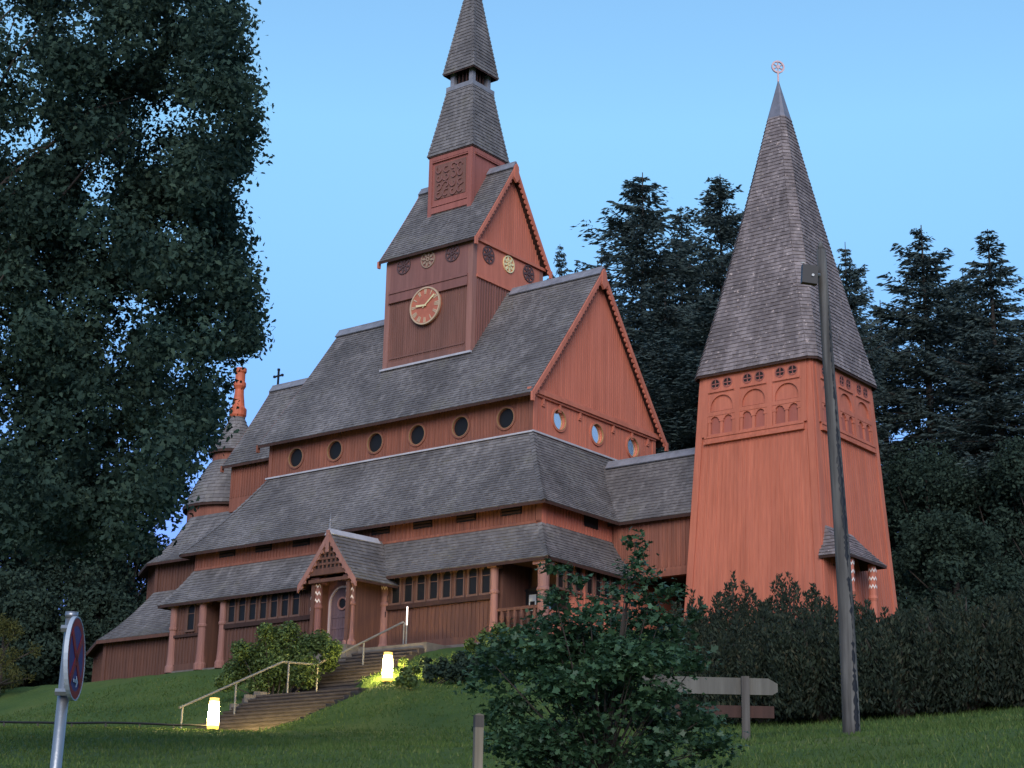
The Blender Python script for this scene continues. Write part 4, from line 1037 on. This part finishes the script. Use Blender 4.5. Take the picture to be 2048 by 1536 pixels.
DP = 26
pb, pt = at(1703, 1455, DP), at(1646, 500, DP)
pb = gp(pb) if abs(ground_z(pb.x, pb.y) - pb.z) < 1 else pb
up_ = thing('utility_pole', 'tall weathered grey wooden pole leaning slightly in front of the bell tower', 'pole', pb)
mb = MB(); n = 14; pts = []; rs = []
for i in range(n + 1):
    t = i / n; p = lerp(V((0, 0, -.3)), pt - pb, t) + V((.03 * math.sin(t * 5), .0, 0)); pts.append(p); rs.append(lerp(.135, .075, t))
mb.tube(pts, rs, 12)
tip = pts[-1]; mb.tube([tip, tip + V((-.01, 0, .14))], [.06, .02], 6)
mb.build('pole_shaft', M_POLE, up_, True)
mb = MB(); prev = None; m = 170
for k in range(m + 1):   # one long dark ragged streak down the side away from the church
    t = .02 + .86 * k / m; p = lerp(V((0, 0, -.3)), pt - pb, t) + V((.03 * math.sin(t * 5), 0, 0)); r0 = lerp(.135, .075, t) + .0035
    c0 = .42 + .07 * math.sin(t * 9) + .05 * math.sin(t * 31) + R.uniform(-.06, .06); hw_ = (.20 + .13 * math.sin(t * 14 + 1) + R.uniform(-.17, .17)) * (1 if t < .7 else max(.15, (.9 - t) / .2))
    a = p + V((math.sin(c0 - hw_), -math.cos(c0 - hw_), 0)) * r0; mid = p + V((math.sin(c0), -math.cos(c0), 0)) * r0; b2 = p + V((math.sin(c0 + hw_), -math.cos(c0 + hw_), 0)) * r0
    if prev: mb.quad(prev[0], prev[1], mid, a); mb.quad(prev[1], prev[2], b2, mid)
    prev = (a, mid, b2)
mb.build('dark_streak', M_IRON, up_)
ctr = at(1620, 548, DP - .12) - pb
fl = thing('floodlight', 'dark boxy floodlight fixed near the top of the wooden pole', 'floodlight', pb + ctr)
mb = MB(); mb.para((-.14, -.08, -.16), (.24, 0, -.03), (0, .16, .02), (.02, 0, .3)); mb.build('housing', M_IRON, fl)
mb = MB(); mb.tube([(.05, .02, .0), (.22, .1, .02)], .03, 6); mb.build('bracket', M_STEEL, fl)
mb = MB(); mb.para((-.15, -.09, .15), (.06, 0, 0), (0, .03, 0), (0, 0, .012)); mb.disc((.03, -.105, -.05), V((1, 0, 0)), V((0, 0, 1)), .022, 0, 10); mb.build('glass', plain('lamp_lens', (.3, .32, .34), .2), fl)

pb = gp(at(955, 1536, 17.5)); ph = at(955, 1426, 17.5).z - pb.z
fp = thing('marker_post', 'short square wooden post standing in the grass beside the leafy sapling', 'post', pb, .25)
mb = MB(); w_ = .042; mb.box(-w_, w_, -w_, w_, -.2, ph - .02); mb.add([(-w_, -w_, ph - .02), (w_, -w_, ph - .02), (w_, w_, ph - .02), (-w_, w_, ph - .02), (0, 0, ph)], [(0, 1, 4), (1, 2, 4), (2, 3, 4), (3, 0, 4)]); mb.build('shaft', wood('pale_post_wood', (.16, .135, .10), (.30, .255, .19), grey=(.15, .13, .1)), fp)
mb = MB(); mb.box(-w_ - .002, w_ + .002, -w_ - .002, w_ + .002, ph - .14, ph - .025); mb.build('metal_band', M_OLDWOOD, fp)

q = at(1490, 1440, 27); fb = V((q.x, q.y, ground_z(q.x, q.y)))
fe = thing('plank_fence', 'short weathered fence of two thick planks on a post before the dark yews', 'fence', fb)
zt_ = at(1490, 1357, 27).z - fb.z; zl_ = at(1490, 1390, 27).z - fb.z; z3 = at(1490, 1412, 27).z - fb.z
mb = MB(); prof = [(-1.6, zl_), (.42, zl_), (.5, zl_ + .05), (.5, zt_ - .08), (.36, zt_), (-1.6, zt_ + .01)]
mb.prism([(x, -.05, z) for x, z in prof], (0, .1, 0)); mb.build('upper_plank', M_PLANK, fe)
mb = MB(); mb.prism([(-1.6, -.04, z3 - .18), (.44, -.04, z3 - .18), (.44, -.04, z3), (-1.6, -.04, z3)], (0, .07, 0)); mb.build('lower_plank', M_DARKWOOD, fe)
for x in (0, -1.3): mb = MB(); mb.box(x - .06, x + .06, -.13, -.055, -.3, zt_ + .02); mb.build('post', M_OLDWOOD, fe)

# ================================================================== PLANTS
def leaf_cloud(C, rad, n, size, shape, seed, up=0.0, out=.6, flat=None, shell=.5, squash=(1, 1, 1)):
    """n leaves round each clump centre C (K,3) with radii rad (K,)"""
    rg = np.random.default_rng(seed); K = len(C)
    w = np.asarray(rad) ** 2; idx = rg.choice(K, n, p=w / w.sum())
    dirs = rg.normal(size=(n, 3)); dirs /= np.linalg.norm(dirs, axis=1)[:, None]
    if shell < 0: rr = np.clip(np.abs(rg.normal(.72, .36, n)), .1, 1.5)
    else: rr = shell + (1 - shell) * rg.random(n); rr *= np.where(rg.random(n) < .08, 1.18, 1)
    pos = C[idx] + dirs * (rr * np.asarray(rad)[idx])[:, None] * np.array(squash)
    nrm = dirs * out + rg.normal(size=(n, 3)) * (1 - out) + np.array([0, 0, up])
    nrm /= np.linalg.norm(nrm, axis=1)[:, None]
    t = rg.normal(size=(n, 3)); t -= (t * nrm).sum(1)[:, None] * nrm; t /= np.linalg.norm(t, axis=1)[:, None]
    s = np.cross(nrm, t); sz = size * np.clip(rg.lognormal(0, .26, n), .5, 1.6)
    sh = np.array(shape)
    fold = np.abs(sh[:, 1])[None, :, None] * nrm[:, None, :] * .35
    return pos[:, None, :] + (t[:, None, :] * sh[None, :, 0, None] + s[:, None, :] * sh[None, :, 1, None] + fold) * sz[:, None, None]
OAKL = [(-.5, 0), (-.14, .14), (.02, .3), (.18, .18), (.36, .24), (.5, 0), (.36, -.24), (.18, -.18), (.02, -.3), (-.14, -.14)]
LEAF = [(-.5, 0), (-.15, .28), (.2, .22), (.5, 0), (.2, -.22), (-.15, -.28)]
MAPL = [(-.45, 0), (-.3, .25), (-.05, .2), (0, .5), (.2, .22), (.55, 0), (.2, -.22), (0, -.5), (-.05, -.2), (-.3, -.25)]
BLADE = [(-.5, -.05), (0, .1), (.5, 0), (0, -.1)]

# --- big oak at the left
OD = 28.0
edge = [(-140, 470), (0, 500), (60, 512), (180, 522), (280, 526), (330, 498), (370, 470), (420, 468), (470, 500), (560, 520), (620, 530), (690, 528), (740, 478), (800, 455), (860, 440), (900, 405), (960, 385), (1000, 362), (1050, 322), (1085, 285)]
GAPS = [(165, 40, 32), (200, 95, 26), (345, 145, 34), (392, 205, 26), (300, 255, 26), (235, 455, 26), (120, 330, 18), (30, 490, 34), (15, 660, 46), (60, 740, 20), (330, 470, 24), (210, 930, 26), (420, 560, 18), (150, 800, 22), (270, 700, 18)]
r = random.Random(11); C = []; RD = []
for k in range(600):
    v = r.uniform(-140, 1085); e = pw(v, edge)
    u = e - 420 * r.random() ** 1.1 if r.random() < .6 else r.uniform(-330, 170)
    rad = r.uniform(.24, .56); dd = OD + r.gauss(0, 1.9)
    u = min(u, e - rad * F_PX / dd + r.choice((0, 0, 0, 6, 12)))
    if any(math.hypot(u - a, v - b) < q * .62 + rad * 24 for a, b, q in GAPS): continue
    if v > 960 and u > e - 60: rad *= .7
    C.append(at(u, v, dd)); RD.append(rad)
for (u, v) in ((505, 110), (515, 190), (520, 265), (492, 480), (515, 560), (522, 640), (520, 690), (470, 770), (450, 830), (430, 880), (395, 930), (375, 975), (345, 1020), (300, 1062), (478, 20), (440, 350), (462, 410), (500, 600), (500, 240), (360, 880)):
    C.append(at(u - 16, v, OD + r.gauss(0, .8))); RD.append(.2)
for k in range(60):
    u, v = r.uniform(-150, 110), r.uniform(380, 820); rad = r.uniform(.28, .5)
    if any(math.hypot(u - a, v - b) < q * .62 + rad * 24 for a, b, q in GAPS): continue
    C.append(at(u, v, OD + r.gauss(0, 1.2))); RD.append(rad)
tbase = gp(at(-190, 1450, OD))
oak = thing('oak_tree', 'huge dark leafy oak tree overhanging the left side of the lawn', 'tree', tbase)
Cn = np.array([tuple(c - tbase) for c in C]); RDn = np.array(RD)
poly_mesh('crown', leaf_cloud(Cn, RDn, 235000, .098, OAKL, 2, .25, .45, shell=-1), M_OAK, oak)
mb = MB(); top = at(-150, -300, OD) - tbase; pts = [lerp(V((0, 0, -.3)), top, i / 10) + V((.12 * math.sin(i), .1 * math.cos(i * 1.3), 0)) for i in range(11)]
mb.tube(pts, [lerp(.55, .14, i / 10) for i in range(11)], 10)
for k in range(0, len(C), 40):
    c = V(Cn[k]); t0 = min(9, max(2, int(c.z / top.z * 10) - 2)); s0 = pts[t0]; c = lerp(s0, c, .8)
    q = [lerp(s0, c, i / 6) + V((R.uniform(-.1, .1), R.uniform(-.1, .1), .35 * math.sin(PI * i / 6) + R.uniform(-.1, .1))) for i in range(7)]; q[0] = s0
    mb.tube(q, [lerp(.075, .008, i / 6) for i in range(7)], 5)
mb.build('trunk', M_BARK, oak, True)

# --- spruces behind
def spruce_mesh(h, rmax, seed, bare=.05, dens=1.0, tip=.4):
    rg = np.random.default_rng(seed); Q = []
    z = h * bare; sticks = MB(); sticks.tube([(0, 0, -.5), (0, 0, h * .5), (0, 0, h)], [.3, .18, .02], 7)
    while z < h - .15:
        t = (z / h - bare) / (1 - bare); Rr = min(rmax * (.75 + .25 * (1 - t)), tip * (h - z) ** .9 + .12) * (.55 + .6 * rg.random()) + .06
        nb = int(5 + 3 * rg.random())
        for k in range(nb):
            a = rg.random() * 2 * PI; ln = Rr * (.5 + .62 * rg.random()); dr = rg.uniform(-.05, .25) + (.25 if t < .6 else -.2)
            m = max(8, int(ln * 44 * dens)); s = np.sort(rg.random(m)) ** .8
            e = np.array([math.cos(a), math.sin(a), 0]); f = np.array([-e[1], e[0], 0])
            ctr = np.array([0, 0, z]) + e * (s * ln)[:, None] + np.array([0, 0, 1]) * (-dr * ln * s + .22 * ln * s ** 2.5)[:, None]
            wdt = .42 * (1 - s * .55) * min(1, ln / 1.6) + .1
            side = rg.normal(0, .5, m) * wdt * 1.6
            ctr = ctr + f * side[:, None]; ctr[:, 2] += -np.abs(side) * .35
            d = e * (.5 + .4 * rg.random(m))[:, None] + f * (np.sign(side) * (.3 + .6 * rg.random(m)))[:, None] + np.array([0, 0, 1]) * rg.normal(-.28, .28, m)[:, None]
            d /= np.linalg.norm(d, axis=1)[:, None]; L_ = (.13 + .2 * rg.random(m)) * (.6 + .4 * min(1, ln))
            wv = np.cross(d, rg.normal(size=(m, 3))); wv /= np.linalg.norm(wv, axis=1)[:, None]; ww = L_ * (.13 + .1 * rg.random(m))
            Q.append(np.stack([ctr - d * (L_ * .5)[:, None], ctr + wv * ww[:, None], ctr + d * (L_ * .6)[:, None], ctr - wv * ww[:, None]], 1))
            if k % 2 == 0: sticks.tube([(0, 0, z), tuple(np.array([0, 0, z - dr * ln * .9 + .15 * ln]) + e * ln * .9)], [.035, .01], 4)
        z += rg.uniform(.2, .42)
    return np.concatenate(Q), sticks
VAR = []
for i, (h_, r_, bare, tip_) in enumerate(((27, 4.4, .04, .72), (25, 5.0, .02, .52), (24, 3.8, .05, .48))):
    Q, sk = spruce_mesh(h_, r_, 20 + i, bare, 1.5, tip_)
    cr = poly_mesh('crown', Q, M_SPR); tr = sk.build('trunk', M_BARK)
    VAR.append((h_, cr.data, tr.data)); bpy.data.objects.remove(cr); bpy.data.objects.remove(tr)
def spruce(u, v, d, var, label, wide=1.0, rz=0, low=None):
    top = at(u, v, d); gz = ground_z(top.x, top.y) - .3; h_, cm, tm = VAR[var]; s = (top.z - gz) / h_
    t = thing('spruce_tree', label, 'tree', (top.x, top.y, gz), rz, 'spruces behind the church')
    for nme, me in (('crown', cm), ('trunk', tm)):
        o = bpy.data.objects.new(nme, me); COL.objects.link(o); o.parent = t; o.scale = (wide, wide, s)
    return t
SPR = [
 (1285, 345, 84, 0, 'tall spruce with a ragged top rising directly right of the nave gable peak', 1.2),
 (1440, 348, 88, 0, 'tall spruce with a dense rounded top close to the left of the bell tower spire', 1.05),
 (1362, 412, 90, 2, 'lower narrow spruce between the two tallest spruces left of the bell spire', 1.0),
 (1120, 488, 104, 2, 'small distant spruce peeping out beside the clock tower gable', .75),
 (1203, 492, 92, 2, 'thin spruce top just above the ridge end of the nave roof', .8),
 (1690, 484, 78, 1, 'spruce half hidden behind the right edge of the bell tower spire', .8),
 (1842, 450, 80, 1, 'full pointed spruce second from the right edge with wide drooping boughs', 1.25),
 (1975, 458, 76, 2, 'rightmost pointed spruce with open gaps round its bare upper trunk', 1.15),
 (1925, 540, 88, 1, 'dark shorter spruce filling the gap between the two right spruces', 1.0),
 (2085, 560, 74, 1, 'spruce cut by the right edge of the picture', 1.2),
 (1760, 600, 86, 1, 'low dark spruce close behind the right side of the bell tower', 1.1),
 (1330, 560, 80, 1, 'broad dark spruce right behind the sloping verge of the nave gable', 1.2),
 (1420, 600, 78, 0, 'dark spruce pressed behind the left edge of the bell tower roof', 1.3),
]
for i, (u, v, d, k, lb, wd_) in enumerate(SPR): spruce(u, v, d, k, lb, wd_, i * 1.37)

# --- dark broadleaf trees
def blob_tree(name, u, v, d, rx, n, label, mat, cat='tree', group=None, seed=0, size=.24, low=None, clumps=34, shape=LEAF, trunk=True):
    top = at(u, v, d); g0 = ground_z(top.x, top.y); h_ = top.z - g0
    t = thing(name, label, cat, (top.x, top.y, g0), 0, group); r = random.Random(seed)
    C = []; RD = []
    for k in range(clumps):
        s = r.random() ** .7; z = h_ * (.06 + .9 * s); rr_ = rx * math.sqrt(max(.05, 1 - (2 * s - .75) ** 2 * .62)) * r.uniform(.35, 1)
        a = r.uniform(0, 2 * PI); C.append((rr_ * math.cos(a), rr_ * math.sin(a), z)); RD.append(rx * r.uniform(.13, .33))
    C.append((0, 0, h_ - rx * .2)); RD.append(rx * .2)
    poly_mesh('crown', leaf_cloud(np.array(C), np.array(RD), n, size, shape, seed + 1, .2, .5, shell=.4), mat, t)
    mb = MB(); mb.tube([(0, 0, -.4), (.1, 0, h_ * .5), (0, .1, h_ * .9)], [rx * .09, rx * .06, .03], 7)
    for k in range(0, clumps, 3): mb.tube([(0, 0, max(.3, C[k][2] * .6)), C[k]], [.06, .015], 5)
    mb.build('trunk', M_BARK, t)
    return t
B = 'broadleaf trees behind the church'
for i, (u, v, d, rx, n, lb) in enumerate((
 (262, 1065, 92, 3.9, 11000, 'dark broadleaf tree nearest the choir end, against the sky gap'),
 (120, 1040, 88, 4.2, 12000, 'dark broadleaf tree behind the no-stopping sign'),
 (-30, 1020, 84, 4.5, 11000, 'dark broadleaf tree at the left edge under the oak crown'),
 (200, 1190, 80, 2.6, 8000, 'low dark bushy tree between the sign and the apse roof'),
 (60, 1200, 78, 2.8, 8000, 'low dark bushy tree behind the yellowish bush'),
 (1850, 900, 74, 3.6, 11000, 'dark bushy tree right behind the bell tower canopy side'),
 (1985, 930, 72, 3.8, 12000, 'dark bushy tree under the rightmost spruce'),
 (2080, 880, 70, 3.8, 10000, 'dark bushy tree cut by the right edge above the yews'),
 (1900, 1030, 66, 2.8, 9000, 'lower dark bush between the bell tower foot and the right yews'),
 (1340, 820, 80, 3.0, 9000, 'dark bush seen in the gap between nave gable and bell tower'))):
    blob_tree('broadleaf_tree', u, v, d, rx, int(n * (3.2 if u < 300 else 2.3)), lb, M_DECID, 'tree', B, 40 + i, size=.19 if u < 300 else .15, clumps=84 if u < 300 else 60)
blob_tree('yellow_bush', 8, 1238, 70, 1.5, 5000, 'yellowish green conifer bush at the left edge of the upper lawn', M_YELLOW, 'bush', None, 70, .15, clumps=26, shape=BLADE)

# --- yews
def yew(u, v, d, rx, n, label, seed):
    top = at(u, v, d); g0 = ground_z(top.x, top.y); h_ = max(1.2, top.z - g0); rg = np.random.default_rng(seed)
    t = thing('yew_bush', label, 'bush', (top.x, top.y, g0), 0, 'dark yews before the bell tower')
    nf = 60; ang = rg.random(nf) * 2 * PI; rad = rx * np.sqrt(rg.random(nf)); hh = h_ * (1 - .30 * rad / rx) * (.76 + .3 * rg.random(nf)); hh[0] = h_; rad[0] = 0
    P = []; per = n // nf
    for k in range(nf):
        zz = rg.random(per) ** .75; base = np.array([rad[k] * math.cos(ang[k]), rad[k] * math.sin(ang[k]), 0])
        lean = np.array([math.cos(ang[k]), math.sin(ang[k]), 0]) * rad[k] * .18
        rr_ = (.27 - .2 * zz ** 3) * rx / 1.3 * np.sqrt(rg.random(per)) ; a2 = rg.random(per) * 2 * PI
        ctr = base + lean * zz[:, None] + np.stack([rr_ * np.cos(a2), rr_ * np.sin(a2), zz * hh[k]], 1)
        d_ = np.stack([np.cos(a2) * .5, np.sin(a2) * .5, .6 + .4 * rg.random(per)], 1) + rg.normal(0, .25, (per, 3)); d_ /= np.linalg.norm(d_, axis=1)[:, None]
        L_ = .05 + .075 * rg.random(per); wv = np.cross(d_, rg.normal(size=(per, 3))); wv /= np.linalg.norm(wv, axis=1)[:, None]; ww = L_ * .2
        P.append(np.stack([ctr - d_ * (L_ * .5)[:, None], ctr + wv * ww[:, None], ctr + d_ * (L_ * .6)[:, None], ctr - wv * ww[:, None]], 1))
    poly_mesh('foliage', np.concatenate(P), M_YEW, t)
    mb = MB()
    for k in range(0, nf, 5): mb.tube([(0, 0, -.1), (rad[k] * math.cos(ang[k]) * .6, rad[k] * math.sin(ang[k]) * .6, hh[k] * .5), (rad[k] * math.cos(ang[k]), rad[k] * math.sin(ang[k]), hh[k] * .9)], [.05, .04, .012], 5)
    mb.build('stems', M_BARK, t)
for i, (u, v, d, rx, lb) in enumerate((
 (1465, 1142, 38, 1.0, 'tall upright yew at the left of the row, before the bell tower wall'),
 (1578, 1142, 37, 1.0, 'tall upright yew in front of the middle of the bell tower'),
 (1705, 1190, 36, 1.05, 'yew directly behind the wooden pole'),
 (1385, 1180, 40, .85, 'brownish yew beside the leafy sapling'),
 (1770, 1215, 36, 1.1, 'lower yew at the right foot of the bell tower'),
 (1880, 1180, 37, 1.1, 'pointed yew between the pole and the right edge'),
 (1990, 1190, 35, 1.2, 'broad yew near the right edge of the picture'),
 (2090, 1170, 34, 1.2, 'yew cut by the right edge of the picture'),
 (1525, 1205, 35, 1.1, 'broad yew rising directly behind the plank fence'),
 (1640, 1195, 34, 1.1, 'dense yew at the left side of the pole foot'),
 (1800, 1215, 33, 1.2, 'dense yew at the right side of the pole foot'),
 (1930, 1170, 33, 1.2, 'large dark yew above the right grass bank'),
 (2050, 1165, 33, 1.2, 'large dark yew at the far right end of the grass bank'))):
    yew(u, v, d, rx, 19000, lb, 90 + i)

# --- leafy sapling in front
SD = 18.0
sb = gp(at(1205, 1545, SD)); sap = thing('maple_sapling', 'bushy green maple sapling with layered leaves in front of the church', 'tree', sb)
r = random.Random(21); C = []; RD = []; mb = MB()
for k in range(150):
    z = r.random() ** 1.1; hh = .0 + 1.75 * z; wmax = 1.2 * math.sqrt(max(0, 1 - ((hh - .6) / 1.28) ** 2))
    a = r.uniform(0, 2 * PI); q = wmax * r.random() ** .45
    C.append((q * math.cos(a) * 1.0, q * math.sin(a) * .9, hh)); RD.append(r.uniform(.09, .24))
def px(u, v, d=SD): q = at(u, v, d) - sb; return (q.x, q.y, q.z)
for u, v, s_ in ((1272, 1085, .12), (1268, 1135, .13), (1262, 1190, .16), (1265, 1250, .2), (1110, 1195, .14), (1100, 1135, .1), (1120, 1240, .2), (1340, 1185, .14), (1320, 1240, .17), (1200, 1215, .13), (1185, 1270, .2), (1385, 1230, .1), (1150, 1160, .1), (1010, 1280, .17), (970, 1310, .14), (945, 1375, .1), (1160, 1300, .2), (1300, 1150, .1), (1225, 1180, .1), (1130, 1135, .08), (1180, 1225, .16), (1230, 1240, .18), (1290, 1225, .14), (1090, 1250, .16), (1150, 1255, .18), (1055, 1265, .15), (1350, 1265, .16), (1310, 1290, .2), (1255, 1150, .09), (1280, 1110, .09), (1030, 1330, .2), (1080, 1300, .2), (1240, 1290, .22), (1380, 1320, .18), (990, 1360, .16), (960, 1345, .12), (1300, 1200, .1)):
    C.append(px(u, v, SD + r.gauss(0, .3))); RD.append(s_)
C = np.array(C); RD = np.array(RD)
Q = leaf_cloud(C, RD, 25000, .066, MAPL, 5, 1.5, .2, shell=-1, squash=(1.35, 1.35, .75))
poly_mesh('crown', Q, M_MAPLE, sap)
mb.tube([(0, 0, -.3), (.02, 0, .5), (.1, 0, 1.2), tuple(C[150])], [.035, .03, .02, .006], 6)
for k in range(0, len(C), 2):
    mb.tube([(0, 0, .05 + .35 * min(1, C[k][2] / 2)), tuple(C[k] * .55 + np.array([0, 0, .12])), tuple(C[k])], [.014, .009, .004], 4)
mb.build('trunk', M_BARK, sap)

# --- shrubs by the stairs and the church wall
def shrub(name, pts, n, label, mat, seed, size=.1, shape=LEAF, up=.4):
    c0 = V(pts[0][0]); g0 = V((c0.x, c0.y, ground_z(c0.x, c0.y) - .05))
    t = thing(name, label, 'shrub', g0); C = np.array([tuple(V(p) - g0) for p, _ in pts]); RD = np.array([q for _, q in pts])
    poly_mesh('foliage', leaf_cloud(C, RD, n, size, shape, seed, up, .4, shell=.3), mat, t)
    mb = MB()
    for c in C: mb.tube([(c[0] * .3, c[1] * .3, min(0, c[2])), tuple(c)], [.025, .008], 4)
    mb.build('stems', M_BARK, t)
r = random.Random(5); pts = []
for u, v, s_ in ((550, 1330, .6), (545, 1285, .5), (500, 1320, .5), (470, 1345, .4), (600, 1300, .5), (640, 1285, .38), (665, 1300, .3), (610, 1345, .5), (560, 1370, .35), (520, 1370, .4), (655, 1325, .3), (480, 1300, .3), (580, 1262, .3), (530, 1262, .25), (450, 1365, .3)):
    pts.append((at(u, v, 56.2 + r.uniform(-.5, .5)), s_ * 1.12))
shrub('round_shrub', pts, 22000, 'broad green shrub left of the staircase below the porch', M_SHRUB, 3, .095)
def up_from(u, v, s_):
    d = on_ground(u, v + 12 + s_ * 40, 20).y; return (at(u, v, d + r.uniform(-.1, .2)), s_)
pts = [up_from(u, v, s_) for u, v, s_ in ((812, 1345, .2), (808, 1325, .16), (822, 1362, .2), (800, 1362, .15), (830, 1340, .14))]
shrub('lit_shrub', pts, 1100, 'small yellow-green plant lit by the upper bollard lamp', M_SHRUB, 4, .12)
pts = [up_from(u, v, s_) for u, v, s_ in ((860, 1345, .28), (885, 1335, .3), (910, 1345, .32), (935, 1340, .35), (965, 1330, .4), (850, 1325, .2), (920, 1318, .25), (1000, 1320, .4))]
shrub('wall_shrub', pts, 3800, 'dark low shrub growing along the foot of the church wall', M_DECID, 6, .12)
pts = [up_from(u, v, s_) for u, v, s_ in ((968, 1275, .25), (940, 1290, .22), (1000, 1262, .3), (1030, 1275, .35), (985, 1300, .4), (1060, 1290, .4))]
shrub('corner_shrub', pts, 3600, 'light green shrub before the corner entrance of the church', M_SHRUB, 8, .11)

# ================================================================== LIGHT
SUN_EL, SUN_AZ = math.radians(24), math.radians(8)     # low, behind the viewer
w = bpy.data.worlds.new('World'); scene.world = w; w.use_nodes = True
nt = w.node_tree; nt.nodes.clear()
out = nt.nodes.new('ShaderNodeOutputWorld'); bg = nt.nodes.new('ShaderNodeBackground')
sky = nt.nodes.new('ShaderNodeTexSky'); sky.sky_type = 'NISHITA'; sky.sun_disc = False
sky.sun_elevation = SUN_EL; sky.sun_rotation = PI + .05; sky.air_density = 1.0; sky.dust_density = .1; sky.ozone_density = 3.2; sky.altitude = 500
tc = nt.nodes.new('ShaderNodeTexCoord'); sx = nt.nodes.new('ShaderNodeSeparateXYZ'); nt.links.new(tc.outputs['Generated'], sx.inputs[0])
# the dusky band low in the sky opposite the set sun
dusk = ramp(nt, sx.outputs[2], [(0.0, (.25, .27, .5)), (.18, (.32, .345, .65)), (.30, (.57, .69, .75)), (.42, (.90, 1.06, .92)), (.6, (.98, 1.06, .98))])
tinted = mix(nt, 1.0, sky.outputs[0], dusk, 'MULTIPLY')
nt.links.new(tinted, bg.inputs[0]); bg.inputs[1].default_value = .092
nt.links.new(bg.outputs[0], out.inputs[0])
sl_ = bpy.data.lights.new('sun', 'SUN'); sl_.energy = .92; sl_.angle = math.radians(40); sl_.color = (1, .91, .82)
so = bpy.data.objects.new('sun', sl_); COL.objects.link(so)
sd = V((-math.sin(.05) * math.cos(SUN_EL), -math.cos(.05) * math.cos(SUN_EL), math.sin(SUN_EL)))  # towards the sun
so.rotation_euler = sd.to_track_quat('Z', 'Y').to_euler()

# ================================================================== CAMERA
cam = bpy.data.cameras.new('camera'); co = bpy.data.objects.new('camera', cam); COL.objects.link(co)
cr, sr, cp, sp = math.cos(ROLL), math.sin(ROLL), math.cos(PITCH), math.sin(PITCH)
Uh = V((0, -sp, cp)); Xh = V((1, 0, 0))
right = Xh * cr - Uh * sr; upv = Xh * sr + Uh * cr; fw = V((0, cp, sp))
co.matrix_world = Matrix(((right.x, upv.x, -fw.x, 0), (right.y, upv.y, -fw.y, 0), (right.z, upv.z, -fw.z, EYE), (0, 0, 0, 1)))
cam.sensor_width = 36; cam.lens = 36 * F_PX / 2048; cam.clip_end = 5000; cam.clip_start = .1
scene.camera = co
vs_ = scene.view_settings
scene.display_settings.display_device = 'sRGB'; vs_.view_transform = 'Standard'; vs_.look = 'None'; vs_.exposure = 1.6; vs_.gamma = 1; vs_.use_curve_mapping = False
scene.cycles.max_bounces = 6; scene.cycles.use_denoising = True
